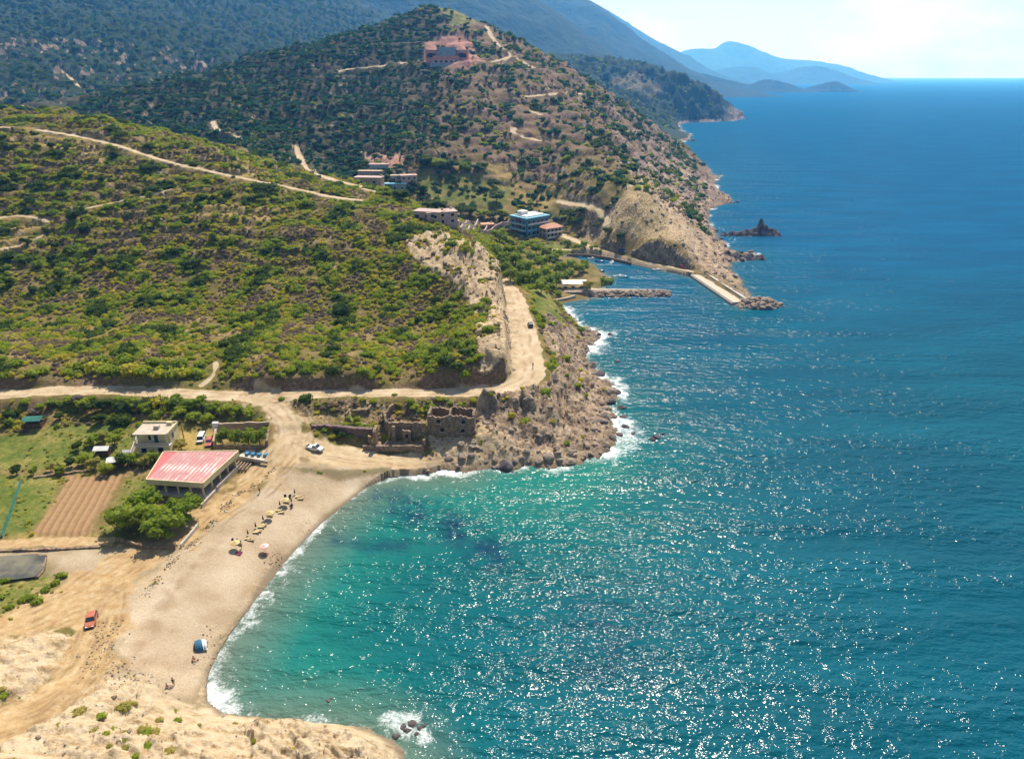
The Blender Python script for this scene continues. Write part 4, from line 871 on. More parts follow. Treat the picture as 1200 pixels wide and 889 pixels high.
tree(92, 475, 4.6, 3.6, 'grey', 'purplish grey leafless bush standing at the road edge', name='bare_tree'); tree(40, 488, 4.4, 2.6, 'grey', 'low purplish grey tree behind the teal shed', name='bare_tree')
# roadside bank: big bushes along the foot of the near hill
RB = [(98, 432, 2.6), (112, 434, 3.2), (126, 436, 3.4), (140, 437, 3.4), (154, 438, 3.), (168, 438, 3.4), (184, 440, 3.2), (200, 440, 3.), (214, 440, 3.2), (228, 439, 3.2), (120, 424, 2.8), (150, 424, 2.8), (180, 426, 2.8), (210, 428, 3.), (236, 428, 2.8), (36, 440, 2.8), (50, 436, 2.4), (20, 428, 2.4), (70, 420, 2.4)]
for px, py, r in RB: bush(px, py, r, ('green', 'yellow', 'green')[int(px) % 3], 'big rounded bush on the bank above the road at left', 'bushes on the bank above the road')
RB2 = [(318, 430, 2.2), (342, 434, 2.3), (366, 430, 2.6), (392, 436, 2.8), (404, 424, 2.2), (424, 437, 2.4), (440, 434, 2.4), (480, 420, 2.6), (496, 408, 2.8), (512, 414, 3.), (524, 424, 3.), (536, 432, 2.6), (544, 440, 2.2), (530, 406, 2.8), (545, 414, 2.6), (510, 396, 2.8), (520, 384, 2.6), (540, 394, 2.8), (552, 402, 2.2), (518, 366, 2.4), (534, 374, 2.4), (512, 352, 2.4), (550, 424, 2.)]
for px, py, r in RB2: bush(px, py, r, ('green', 'green', 'dark')[int(px) % 3], 'deep green bush on the lower right slope above the road bend', 'bushes above the road bend')
for px, py, r in [(462, 463, .9), (575, 463, .9), (355, 468, 1.2), (372, 476, 1.), (330, 468, 1.1), (300, 441, 1.4), (282, 443, 1.6), (418, 492, 1.2), (408, 490, 1.), (437, 500, .9), (450, 516, 1.1), (438, 471, 1.4), (425, 470, 1.2)]:
    bush(px, py, r, 'green', 'small green bush between the road and the stone ruins', 'bushes around the ruins')
# round trees high on the left of the near hill
NT = [(38, 243, 5.5), (8, 215, 5.5), (10, 178, 5), (42, 176, 4.6), (62, 177, 5.), (40, 212, 5.), (88, 262, 8.), (96, 250, 6.5), (100, 275, 6.5), (130, 178, 5.5), (135, 186, 5.), (20, 268, 5), (32, 288, 5), (50, 290, 5), (66, 294, 5), (85, 300, 5), (62, 308, 5), (44, 316, 5), (12, 306, 5), (28, 308, 5), (72, 328, 5), (92, 332, 5), (12, 336, 5), (112, 345, 4.6), (110, 300, 5), (120, 312, 6), (135, 320, 5.5), (150, 316, 5), (190, 305, 4.6), (200, 298, 4.4), (55, 275, 4.6), (100, 318, 4.6), (160, 230, 5.), (176, 233, 4.6), (120, 215, 4.6), (80, 218, 4.6), (150, 258, 4.8), (185, 262, 4.6), (40, 345, 4.5), (250, 282, 4.6), (262, 292, 4.4)]
for i, (px, py, w_) in enumerate(NT): tree(px, py, w_, w_*.78, ('dark', 'green', 'dark', 'tree')[i % 4], 'round dark green tree standing on the terraces of the near hill', 'trees on the near hill terraces')
# foreground tufts on the sandy bluff
for px, py, r in [(90, 836, 1.2), (96, 832, 1.), (118, 839, .9), (144, 829, 1.2), (150, 826, 1.), (110, 856, .8), (124, 860, .7), (133, 855, .7), (168, 854, 1.), (172, 860, 1.2), (182, 858, 1.), (186, 844, .7), (208, 844, .7), (205, 833, .5), (158, 824, .5), (147, 877, .8), (172, 875, .9), (198, 880, .9), (160, 885, .6), (68, 849, .5), (275, 848, .5), (233, 850, .5), (4, 815, 1.), (2, 808, .8), (128, 874, .5), (145, 868, .5)]:
    bush(px, py, r, ('olive', 'green', 'olive')[int(px) % 3], 'small olive green tuft growing on the pale sandy bluff in front', 'tufts on the sandy bluff', hz_=.6)
for px, py, r in [(72, 676, 1.3), (65, 684, 1.1), (54, 692, 1.1), (36, 702, 1.4), (44, 706, 1.3), (28, 704, 1.2), (6, 682, 1.2), (12, 712, 1.), (2, 700, 1.)]:
    bush(px, py, r, 'green', 'low green bush along the edge of the dry grass patch by the pond', 'bushes round the grass patch')
# harbour grove
HG = [(588, 322, 8), (598, 330, 7.5), (604, 312, 8), (614, 322, 8.5), (612, 334, 8), (622, 308, 8), (626, 334, 8.5), (634, 316, 9), (640, 328, 9), (640, 338, 8.5), (652, 336, 9), (648, 312, 8.5), (656, 322, 8.5), (664, 330, 8), (668, 318, 8), (628, 298, 7.5), (640, 302, 7.5), (654, 304, 7.5), (610, 300, 7), (596, 300, 7), (678, 322, 7.5), (684, 318, 7), (590, 312, 7), (634, 344, 7), (646, 344, 6.5), (582, 300, 6.5)]
for i, (px, py, w_) in enumerate(HG): tree(px, py, w_, w_*.85, ('tree', 'tree', 'green')[i % 3], 'leafy green tree in the grove beside the harbour', 'trees of the harbour grove')
tree(689, 342, 6.5, 6, 'olive', 'olive green tree at the landward end of the stone jetty'); tree(711, 339, 8, 6.5, 'tree', 'bright green tree alone on the stone jetty')
for px, py, w_ in [(675, 293, 6), (684, 291, 6), (698, 293, 4), (693, 292, 3.2), (703, 297, 3.2), (585, 285, 12), (597, 287, 7), (665, 288, 5)]: tree(px, py, w_, w_*.75, 'green', 'green tree near the harbour front below the hotel', 'trees below the hotel')
LT = [(517, 213, 4.2), (512, 220, 4.6), (514, 231, 5.6), (528, 225, 5.), (533, 219, 5.4), (537, 216, 4.), (547, 217, 4.2), (557, 219, 4.6), (549, 229, 4.2), (563, 225, 4.2), (569, 233, 4.), (555, 236, 4.4), (582, 219, 5), (495, 228, 7), (480, 226, 5), (577, 222, 3.4), (502, 233, 4)]
for px, py, w_ in LT: tree(px, py, w_, w_*.95, 'dark', 'small round dark tree on the lawn below the hill', 'round trees on the hill lawn')
for px, py, w_ in [(582, 238, 14), (470, 237, 12), (449, 230, 10), (506, 248, 12), (516, 246, 11), (540, 252, 12), (552, 254, 12), (565, 256, 11), (578, 258, 10), (590, 258, 9), (500, 195, 14), (515, 197, 14), (530, 199, 13), (545, 201, 13), (560, 203, 11), (420, 200, 8), (414, 190, 8), (443, 193, 6), (490, 216, 7), (486, 222, 7), (668, 255, 10), (680, 252, 9), (675, 262, 8), (700, 268, 7), (712, 275, 8), (704, 262, 6), (728, 280, 8)]:
    tree(px, py, w_, w_*.55, ('dark', 'green')[int(px) % 2], 'wide dark green thicket at the foot of the hill behind the village', 'thickets behind the village')

# ------------------------------------------------------------------ boulders
BI = 0
def boulder(p, r, label, group, m=None, name='boulder', dz=0.):
    global BI; BI += 1
    o = D.objects.new(name, ROCKS[BI % 5] if m is None else m); COL.objects.link(o); o.location = (p[0], p[1], p[2]+dz); o.rotation_euler = (random.uniform(-.4, .4), random.uniform(-.4, .4), random.uniform(0, 6.3)); o.scale = (r*random.uniform(.85, 1.3), r*random.uniform(.75, 1.1), r*random.uniform(.7, 1.05))
    return tag(o, label, 'boulder', group)
SR = [rock_mesh('sea_rock', 450+k, M_SEAROCK) for k in range(4)]
shore_p = smooth_line([pz(a, c_, 0) for a, c_ in coast_px[22:46]], 14); rr_ = random.Random(5)
for i in range(90):
    q = shore_p[int(rr_.uniform(.0, .999)*len(shore_p))]; cx_, cy_ = -12, 165
    off = rr_.uniform(-1.5, 9); d = np.array((cx_-q[0], cy_-q[1])); d /= np.linalg.norm(d); x, y = q[0]+d[0]*off+rr_.uniform(-1.5, 1.5), q[1]+d[1]*off+rr_.uniform(-1.5, 1.5)
    z = max(G(x, y), -.3); r = rr_.choice([.7, .8, 1., 1.2, 1.5, 2.])*rr_.uniform(.8, 1.2)
    boulder((x, y, z), r, 'weathered brown boulder at the foot of the rocky point', 'boulders round the rocky point', SR[i % 4] if off < 1.2 else None)
for px, py, r in [(770, 512, 1.6), (764, 515, 1.3), (777, 509, .9), (731, 488, 1.5), (734, 500, 1.3), (728, 478, 1.5), (742, 508, .9), (716, 392, 1.3), (724, 424, 1.)]:
    boulder(pz(px, py, 0), r, 'dark rock awash in the foam off the rocky point', 'rocks awash off the point', SR[int(px) % 4], 'sea_rock', -.1)
for px, py, r in [(483, 848, .9), (478, 856, .8), (492, 853, .7), (472, 850, .7), (497, 850, .6), (464, 862, .9), (488, 860, .6), (384, 821, .5), (389, 818, .4)]:
    boulder(pz(px, py, 0), r, 'dark rock in the surf below the sandy bluff', 'rocks below the sandy bluff', SR[int(px) % 4], 'sea_rock', -.15)
for i in range(20):                      # sea cliff beyond the harbour
    cpx = coast_px[67+i]; q = pz(*cpx, 0); x, y = q[0]+rr_.uniform(-7, 4), q[1]+rr_.uniform(-6, 6)
    boulder((x, y, max(G(x, y), -.2)), rr_.uniform(1.4, 2.8), 'dark boulder along the sea cliff beyond the harbour mole', 'boulders along the far sea cliff', SR[i % 4])
for px, py, r in [(858, 237.5, 2.), (865, 237, 2.4), (848, 206, 2.4), (825, 191, 3), (806, 158, 5), (800, 161, 5), (870, 139.5, 5), (812, 165, 5), (875, 139.5, 4), (876, 302, 2.2), (883, 303, 2.), (862, 305, 2.4)]:
    boulder(pz(px, py, 0), r, 'dark rock off the headlands down the coast', 'rocks off the headlands', SR[int(px) % 4], 'sea_rock', -.2)

# the pointed stack off the headland
def stack_mesh(name, pts, seed):
    """pts: (x, y, radius, height) humps merged into one crag"""
    n = 64; xs = [p[0] for p in pts]; X0, X1 = min(p[0]-p[2] for p in pts), max(p[0]+p[2] for p in pts); Y0, Y1 = min(p[1]-p[2] for p in pts), max(p[1]+p[2] for p in pts)
    x, y = np.meshgrid(np.linspace(X0, X1, n), np.linspace(Y0, Y1, n)); z = np.full(x.shape, -2.)
    for px, py, r, h in pts:
        d = np.hypot(x-px, y-py)/r+.16*fbm(x/3, y/3, 3, seed); z = np.maximum(z, (h+1.5)*np.clip(1.15-d, 0, 1)**.9-2)
    z += np.where(z > -1, ridged(x/4, y/4, 4, seed+4)*.8-.4, 0)
    me = D.meshes.new(name); v = np.stack([x, y, z], -1).reshape(-1, 3); i, j = np.divmod(np.arange((n-1)**2), n-1); v0 = i*n+j
    me.from_pydata(v.tolist(), [], np.stack([v0, v0+1, v0+n+1, v0+n], 1).tolist()); me.update(); me.materials.append(M_SEAROCK); return me
c0 = pz(890, 275, 0)
o = D.objects.new('rock_stack', stack_mesh('rock_stack', [(.2, 1, 5.0, 10.5), (3.2, 1, 5., 7.), (7, 0, 6.5, 5.), (11, -1, 5, 3.), (-4, 0, 6, 4.5), (-9, -1, 6, 3.6), (-14, -2, 6, 3.), (-19, -2, 5.5, 2.6), (-24, -1, 5, 2.2)], 3)); COL.objects.link(o); o.location = c0; tag(o, 'dark pointed rock stack rising from the sea off the headland', 'rock')
c0 = pz(878, 303, 0)
o = D.objects.new('rock_reef', stack_mesh('rock_reef', [(0, 0, 6, 3.2), (6, -.5, 5, 2.6), (-7, 0, 6, 3.6), (-13, 1, 6, 4.5)], 8)); COL.objects.link(o); o.location = c0; tag(o, 'low dark rock spit running out between the mole and the stack', 'rock')

# ------------------------------------------------------------------ harbour: mole, jetty, boats
a, c_ = pz(808, 315, 1.6)[:2], pz(866, 353.5, 1.6)[:2]; d = c_-a; L = np.linalg.norm(d); rz = math.atan2(d[1], d[0])
t = thing('harbour_mole', 'straight concrete harbour mole running out to the boulder head', 'mole', (a[0], a[1], 0), rz)
MB().box(-4, L, -3, 3., -3, 1.5).build('deck', M_PALEC, t); MB().box(-2, L, 3.0, 4.2, -3, 2.9).build('parapet', M_CONC, t); MB().box(-4, L, -3.5, -3.004, -3, 1.1).build('quay_face', M_CONC, t)
n_ = np.array((-d[1], d[0]))/L
for i in range(58):
    s_ = rr_.uniform(.02, 1.); off = 4.6+abs(rr_.gauss(0, 3.2)); p = a+d*s_+n_*off; z = max(2.9-(off-4)*.36, -.2)
    boulder((p[0], p[1], z-.4), rr_.uniform(1.1, 1.8), 'grey brown armour boulder along the seaward side of the mole', 'armour boulders of the mole')
hd = pz(888, 357, 0)
for i in range(52):
    an = rr_.uniform(0, 6.28); q = math.sqrt(rr_.uniform(0, 1)); p = (hd[0]+math.cos(an)*q*11, hd[1]+math.sin(an)*q*7, 3.4*(1-q*q)-.5)
    boulder(p, rr_.uniform(1.3, 2.1), 'large pale boulder heaped at the end of the mole', 'boulders at the mole head')
ja, jb = pz(690, 345, 0)[:2], pz(782, 344.5, 0)[:2]; jd = jb-ja; jl = np.linalg.norm(jd); jrz = math.atan2(jd[1], jd[0])
t = thing('stone_jetty', 'low stone jetty with a flat pale top across the harbour mouth', 'jetty', (ja[0], ja[1], 0), jrz)
MB().prism([(-12, -3), (jl, -2.2), (jl+1.5, 0), (jl, 2.2), (-12, 5)], -3, 1.9, [(-12, -2.4), (jl-1, -1.2), (jl, 0), (jl-1, 1.6), (-12, 4.4)]).build('mound', M_ROCK, t); MB().prism([(-12, .9), (jl-3, .7), (jl-2, 1.2), (-12, 3.4)], 1.7, 2.05).build('footway', M_PALEC, t)
MB().prism([(-13, 3.6), (8, 3.0), (2, 5.2), (-13, 6)], .2, 1.7).build('quay_slab', M_PALEC, t)
for i in range(45):
    s_ = rr_.uniform(-.03, 1.02); off = rr_.gauss(-1.6, 1.7); p = ja+jd*s_+np.array((-jd[1], jd[0]))/jl*off
    boulder((p[0], p[1], max(2.0-abs(off+.6)*.5, -.1)-.1), rr_.uniform(1.0, 1.6), 'dark broken boulder along the seaward flank of the stone jetty', 'boulders of the stone jetty')
PB = []
for i in range(420):
    s_ = rr_.uniform(0, 1.); off = 4.4+abs(rr_.gauss(0, 3.4)); q = a+d*s_+n_*off; PB.append((q[0], q[1], max(2.9-(off-4)*.36, -.2)-.3))
for i in range(260):
    s_ = rr_.uniform(-.04, 1.03); off = rr_.gauss(-1.5, 1.8); q = ja+jd*s_+np.array((-jd[1], jd[0]))/jl*off; PB.append((q[0], q[1], max(2.0-abs(off+.6)*.5, -.1)-.2))
for i in range(200):
    an = rr_.uniform(0, 6.28); q = math.sqrt(rr_.uniform(0, 1)); PB.append((hd[0]+math.cos(an)*q*11, hd[1]+math.sin(an)*q*7, 3.0*(1-q*q)-.5))
scatter('rubble', 'smaller broken stone filling the mole and jetty between the big boulders', ROCKS[:4], np.array(PB), RNG.uniform(.5, 1.15, len(PB)), RNG.integers(0, 4, len(PB)))
p = pz(699, 323, .7); t = thing('wooden_pier', 'small wooden pier standing in the harbour beside the grove', 'pier', (p[0], p[1], 0), .1)
MB().box(-4, 5, -1, 1, .5, .7).build('deck', M_POLE, t)
for sx in (-3, 0, 4): MB().tube((sx, -.8, -2), (sx, -.8, .5), .12).tube((sx, .8, -2), (sx, .8, .5), .12).build('post', M_POLE, t)
def boat(px, py, L, rz, m, label):
    t = thing('boat', label, 'boat', pz(px, py, 0), rz); w_ = L*.18
    rg = []
    for s_, k, zz in ((-.5, .8, .55), (-.25, 1, .5), (.1, 1, .52), (.35, .62, .65), (.5, .06, .85)):
        x = s_*L; ww = w_*k; rg.append([(x, -ww, zz), (x, -ww*.7, -.15), (x, ww*.7, -.15), (x, ww, zz), (x, ww*.85, zz), (x, ww*.6, .12), (x, -ww*.6, .12), (x, -ww*.85, zz)])
    MB().loft(rg).build('hull', m, t)
    MB().box(-.1*L, .0*L, -w_*.85, w_*.85, .32, .42).build('bench', M_POLE, t); MB().box(-.54*L, -.48*L, -.16, .16, .1, .95).build('outboard_motor', M_RUB, t)
    MB().prism([(.12*L, -w_*.7), (.3*L, -w_*.5), (.3*L, w_*.5), (.12*L, w_*.7)], .45, 1.0).build('cuddy', M_WHITE, t); return t
M_NBOAT = mat('blue_hull', (.05, .13, .3), .4)
boat(664.5, 300.5, 5.5, .3, M_WHITE, 'white boat moored at the inner end of the harbour quay'); boat(681.5, 300.8, 5, .6, M_LBLUE, 'pale blue boat moored at the quay, second from the inner end'); boat(692.5, 303.6, 4.6, .2, M_WHITE, 'white boat moored at the middle of the quay')
boat(702.8, 307, 5.5, -.5, M_NBOAT, 'dark blue boat moored out from the quay'); boat(717, 307.8, 5, 1.2, M_WHITE, 'white boat lying end on to the quay'); boat(703, 318.5, 5, .1, M_NBOAT, 'dark blue boat beside the wooden pier'); boat(724, 324, 6, .15, M_WHITE, 'white boat with a cuddy afloat off the grove'); boat(730.5, 325, 5.5, -.2, M_LBLUE, 'pale boat rafted beside the white boat off the grove'); boat(769, 316.6, 5, -.25, M_WHITE, 'white boat moored under the headland road')

# ------------------------------------------------------------------ buildings by the beach
def win(t, x0, x1, y, z0, z1, side=-1, m=None, axis='y', fr=None):
    """a framed window on a wall facing -y (or -x with axis x)"""
    d = .06*side
    def bx(a0, a1, q0, q1, b0, b1):
        q0, q1 = min(q0, q1), max(q0, q1)
        return MB().box(a0, a1, q0, q1, b0, b1) if axis == 'y' else MB().box(q0, q1, a0, a1, b0, b1)
    f = bx(x0-.12, x1+.12, y, y+d, z0-.12, z1+.12).build('window', fr or M_WHITE, t); bx(x0, x1, y+d, y+d*1.6, z0, z1).build('pane', m or M_GLASS, f); return f
# pavilion
b = NB('painted_sheet_roof'); pc = b.obj(); sep = b.n.new('ShaderNodeSeparateXYZ'); b.l.new(pc, sep.inputs[0])
rib = b.math('SINE', b.math('MULTIPLY', sep.outputs[0], 6.2)); wear = b.noise(.35, 5, vec=pc, rough=.7, stretch=(2.2, .8, 1))
c = b.ramp(b.noise(.5, 4, vec=pc), [(.3, (.36, .16, .15)), (.7, (.45, .23, .21))]); band = b.rng(b.math('ABSOLUTE', b.math('ADD', sep.outputs[1], 1.0)), 0, 2.6, 1, 0)
c = b.mix(b.math('MULTIPLY', b.rng(b.math('ADD', wear, b.math('MULTIPLY', band, .22)), .52, .68), b.rng(rib, -.6, .5)), c, (.66, .54, .50)); c = b.mix(b.rng(rib, .75, 1., 0, .22), c, (.60, .46, .43)); c = b.mix(b.rng(sep.outputs[0], -6.6, -6.5, 1, 0), c, (.48, .12, .12)); b.bump(rib, .3, .08)
M_ROOF = b.out(c, .6, .3)
P4 = [pz(172, 561.5, 8.2), pz(237.5, 566, 8.2), pz(279, 528.5, 8.6), pz(192, 529.5, 8.6)]; cen = sum(P4)/4; gz0 = G(cen[0], cen[1]); gz0 = 4.0
rz = math.atan2(P4[1][1]-P4[0][1], P4[1][0]-P4[0][0]); ca, sa_ = math.cos(-rz), math.sin(-rz)
Q = [((p[0]-cen[0])*ca-(p[1]-cen[1])*sa_, (p[0]-cen[0])*sa_+(p[1]-cen[1])*ca) for p in P4]
def shrink(Q, k): return [(q[0]*k, q[1]*k) for q in Q]
t = thing('beach_pavilion', 'open sided beach pavilion with a faded red sheet roof and cream fascia', 'building', (cen[0], cen[1], gz0), rz)
zt = [P4[i][2]-gz0 for i in range(4)]
MB().prism(shrink(Q, .995), [z-.02 for z in zt], [z+.08 for z in zt]).build('roof', M_ROOF, t)
fa = MB()
for i in range(4):
    p, q = Vector(Q[i]), Vector(Q[(i+1) % 4]); nn = Vector((q-p).yx).normalized(); nn = Vector((nn.x, -nn.y)); za, zb = zt[i], zt[(i+1) % 4]; o_ = nn*.22
    fa.prism([p, q, q+o_, p+o_], [za-1.25, zb-1.25, zb-1.25, za-1.25], [za+.2, zb+.2, zb+.2, za+.2])
fa.build('fascia', M_CREAM, t)
MB().prism(shrink(Q, 1.04), -.6, .25).build('floor_slab', M_CONC, t)
S = shrink(Q, .90); W = MB()
W.prism([S[3], S[2], (S[2][0], S[2][1]-.3), (S[3][0], S[3][1]-.3)], .25, 3.2).build('back_wall', M_CREAM, t)
MB().prism([S[0], (S[0][0]+.3, S[0][1]), (S[3][0]+.3, S[3][1]-.3), (S[3][0], S[3][1]-.3)], .25, 3.2).build('side_wall', M_CREAM, t)
kx = shrink(Q, .55); MB().prism([kx[0], (kx[0][0]+5, kx[0][1]), (kx[0][0]+5, kx[3][1]), kx[3]], .25, 3.0).build('kitchen_block', M_WOODD, t)
for i in range(5):
    for e0, e1 in ((0, 1), (1, 2)):
        f = i/4; p = (S[e0][0]+(S[e1][0]-S[e0][0])*f, S[e0][1]+(S[e1][1]-S[e0][1])*f)
        if e0 == 1 and i == 0: continue
        MB().box(p[0]-.18, p[0]+.18, p[1]-.18, p[1]+.18, .25, 3.1).build('post', M_CREAM, t)
# terrace walls
def wall(name, label, pts, z0, h, th, m, group=None, jag=0., cat='wall', nseg=None, seed=1, part=None, sink=.6):
    """a wall along world points with thickness; jag makes the top ragged"""
    rng = random.Random(seed); P = [Vector((p[0], p[1])) for p in pts]; mb = MB()
    for p, q in zip(P[:-1], P[1:]):
        L = (q-p).length; n = max(1, int(L/.55)) if jag else 1; d = (q-p)/L; nn = Vector((-d.y, d.x))*th/2; hs = []; cur = 0
        for k in range(n+1): cur = cur*.6+rng.uniform(-jag, jag)*.7; hs.append(h*(1+cur) if jag else h)
        ringl = []
        for k in range(n+1):
            c = p+d*(L*k/n); jx = rng.uniform(-.06, .06) if jag else 0; zb = (G(c.x, c.y) if z0 is None else z0)-sink; zt_ = (G(c.x, c.y) if z0 is None else z0)+hs[k]
            a, b_ = c-nn*(1+jx), c+nn*(1-jx); ringl.append([(a.x, a.y, zb), (b_.x, b_.y, zb), (b_.x, b_.y, zt_), (a.x, a.y, zt_)])
        mb.loft(ringl)
    if part is not None: return mb, m
    o = mb.build(name, m); return tag(o, label, cat, group)
wall('terrace_wall', 'low concrete terrace wall along the seaward side of the pavilion', [pz(212, 640, 3.6), pz(232, 616, 3.7)], None, .9, .35, M_CONC)
wall('terrace_wall', 'low concrete wall in front of the pavilion posts, nearest the beach track', [pz(236, 592, 4.), pz(252, 575.5, 4.)], None, .9, .4, M_PALEC)
wall('terrace_wall', 'low concrete wall beside the pavilion steps', [pz(254, 573, 4.), pz(279, 549.5, 4.)], None, 1.1, .5, M_PALEC)
wall('garden_wall', 'low stone wall under the trees at the corner of the field', [pz(138, 633, 3.8), pz(168, 641, 3.6), pz(205, 642, 3.5)], None, .9, .4, M_STONE, jag=.12)
p = pz(279, 541, 4.2); t = thing('terrace', 'paved terrace with a stepped ramp at the right end of the pavilion', 'terrace', (p[0], p[1], 4.0), rz)
MB().prism([(-1, 1), (6.5, -.5), (8.5, 4.8), (0, 5.5)], -.8, .9).build('platform', M_CONC, t)
MB().prism([(-1, .7), (8.8, -1.2), (8.8, -.9), (-1, 1.0)], .9, 1.7).build('parapet', M_CONC, t)
for i in range(5): MB().box(.4+i*.9, .8+i*.9, -4.4, -.2, -.3, .75-.0*i).build('kerb', M_STONE, t)
for i in range(4): MB().box(1+i*1.7, 1.9+i*1.7, 2, 3, .9, 1.65).build('table', M_BLUE, t)
# cream house
A0 = pz(162, 533, 4.8); B0 = pz(201, 532.5, 4.8); rz = math.atan2(B0[1]-A0[1], B0[0]-A0[0]); Wd = float(np.linalg.norm(B0-A0)); Dp = 6.3
t = thing('cream_house', 'cream two storey house with a flat roof, balcony and outside stair', 'house', A0, rz)
MB().box(0, Wd, 1.3, Dp, -.8, 6).box(0, Wd, 0, 1.297, -.8, 2.7).build('wall', M_CREAM, t)
MB().box(-.25, Wd+.25, -.15, Dp+.2, 6.002, 6.25).build('roof_slab', M_PALEC, t)
MB().box(-.25, Wd+.25, Dp-.1, Dp+.2, 6.252, 6.75).box(Wd-.05, Wd+.25, -.15, Dp-.103, 6.252, 6.6).build('parapet', M_CREAM, t)
MB().box(4.2, 5.6, 2.6, 3.6, 6.25, 7.2).build('chimney', M_CONC, t); MB().box(6.6, 8., 5., 5.8, 6.25, 7.1).build('water_tank', M_CREAM, t)
MB().box(-.2, Wd+.1, -.35, 1.28, 2.703, 2.9).build('balcony_floor', M_WHITE, t); MB().box(-.2, Wd+.1, -.35, -.22, 2.9, 3.8).build('balcony_parapet', M_PALEC, t)
for x0 in (.2, Wd-.3): MB().box(x0-.1, x0+.1, -.3, -.12, 3.8, 6).build('post', M_CREAM, t)
win(t, 3.0, 3.8, 1.3, 3.8, 5.2); dr = MB().box(4.5, 5.5, 1.22, 1.3, 2.9, 5.3).build('door', M_GREENW, t)
win(t, 1.2, 2.6, 0, .8, 2.1, m=M_DARK); win(t, 5.6, 7., 0, .8, 2.2, m=M_DARK)
win(t, 2.2, 3.2, Wd, 3.8, 5.2, side=1, axis='x')
st = MB()
for k in range(9): st.box(-1.5, -.05, -.5+k*.55, .05+k*.55-.003, -.8, .3+k*.3)
st.build('stair', M_CREAM, t); MB().prism([(-1.7, -.6), (-1.5, -.6), (-1.5, 4.5), (-1.7, 4.5)], -.8, [1.2, 1.2, 3.8, 3.8]).build('stair_wall', M_WHITE, t)
# roofless enclosure
f0, f1_ = pz(252, 526, 4.9), pz(314, 526, 4.9); b0, b1 = pz(255, 506.5, 5.4), pz(317, 504, 5.4)
t = thing('roofless_enclosure', 'roofless walled enclosure with green trees growing inside', 'ruin', f0); lo = lambda q: (q[0]-f0[0], q[1]-f0[1])
def lwall(par, nm, m, pts, z0, h, th, jag, seed): 
    mb, m = wall(nm, '', pts, z0, h, th, m, jag=jag, seed=seed, part=1); mb.bm.transform(Matrix.Translation(-Vector(par.location))); return mb.build(nm, m, par)
lwall(t, 'back_wall', M_BEIGE, [b0, b1], 5.2, 3., .5, .05, 2); lwall(t, 'side_wall', M_BEIGE, [b0-np.array((0, .3, 0)), f0], 5., 2.4, .5, .1, 3); lwall(t, 'side_wall', M_STONE, [b1-np.array((0, .3, 0)), f1_], 5., 2.4, .5, .1, 4); lwall(t, 'front_wall', M_STONE, [f0, f1_], 4.7, 1.3, .5, .1, 5); lwall(t, 'pillar', M_WHITE, [b0+np.array((-.9, 0, 0)), b0+np.array((.6, 0, 0))], 5.2, 3.4, .9, 0, 6); lwall(t, 'inner_wall', M_BEIGE, [b0+np.array((1, -2.2, 0)), b1+np.array((-1, -2.2, 0))], 5.2, 1.2, .4, .05, 6)
# stone ruins between the road and the beach
A0 = pz(502, 511, 4.); B0 = pz(556.5, 512.5, 4.); rz = math.atan2(B0[1]-A0[1], B0[0]-A0[0]); Wd = float(np.linalg.norm(B0-A0))
t = thing('ruined_store', 'tall roofless stone ruin of two rooms standing on the rocks', 'ruin', A0, rz)
def ruinwall(par, nm, p, q, z0, h, th=.6, jag=.05, seed=1, m=None):
    rng = random.Random(seed); p, q = Vector(p), Vector(q); L = (q-p).length; n = max(2, int(L/.5)); d = (q-p)/L; nn = Vector((-d.y, d.x))*th/2; rg = []; cur = 0
    for k in range(n+1):
        cur = cur*.55+rng.uniform(-jag, jag)*h; c = p+d*(L*k/n); a, b_ = c-nn*rng.uniform(.9, 1.1), c+nn*rng.uniform(.9, 1.1); z1 = z0+h+cur; rg.append([(a.x, a.y, z0), (b_.x, b_.y, z0), (b_.x, b_.y, z1), (a.x, a.y, z1)])
    return MB().loft(rg).build(nm, m or M_STONE, par)
fw = ruinwall(t, 'front_wall', (0, 0), (Wd, 0), -2, 8.6, .7, .05, 11)
for x0, z0 in ((2.6, 4.4), (9.6, 4.4), (3.6, 1.8), (9.4, 1.7)): MB().box(x0, x0+1., -.45, -.3, z0, z0+1.1).build('window', M_DARK, t); MB().box(x0-.15, x0+1.15, -.5, -.3, z0-.22, z0).build('sill', M_PALEC, t)
ruinwall(t, 'back_wall', (.3, 5.2), (Wd-.3, 5.2), -1, 7.8, .7, .06, 12); ruinwall(t, 'side_wall', (.35, .36), (.35, 4.8), -2, 9., .7, .02, 13); ruinwall(t, 'side_wall', (Wd-.35, .36), (Wd-.35, 4.8), -2, 9., .7, .03, 14); ruinwall(t, 'cross_wall', (Wd*.47, .36), (Wd*.47, 4.8), -1, 7.9, .5, .03, 15); MB().box(.7, Wd-.7, .4, 4.8, -1, 3.6).build('rubble_fill', M_STONE, t)
A0 = pz(457, 513, 4.); B0 = pz(500, 513, 4.); rz = math.atan2(B0[1]-A0[1], B0[0]-A0[0]); Wd = float(np.linalg.norm(B0-A0))
t = thing('ruined_mill', 'roofless stone ruin with broken piers facing the beach', 'ruin', A0, rz)
ruinwall(t, 'rear_wall', (0, 0), (Wd, 0), -1, 6., .7, .03, 21); ruinwall(t, 'pier', (1., -1.6), (1.9, -1.6), -1, 5.2, .9, .05, 22); ruinwall(t, 'pier', (4., -1.8), (6.2, -1.8), -1, 4.4, .6, .05, 23); MB().box(4.8, 5.5, -2.2, -2.09, 1.2, 2.3).build('opening', M_DARK, t)
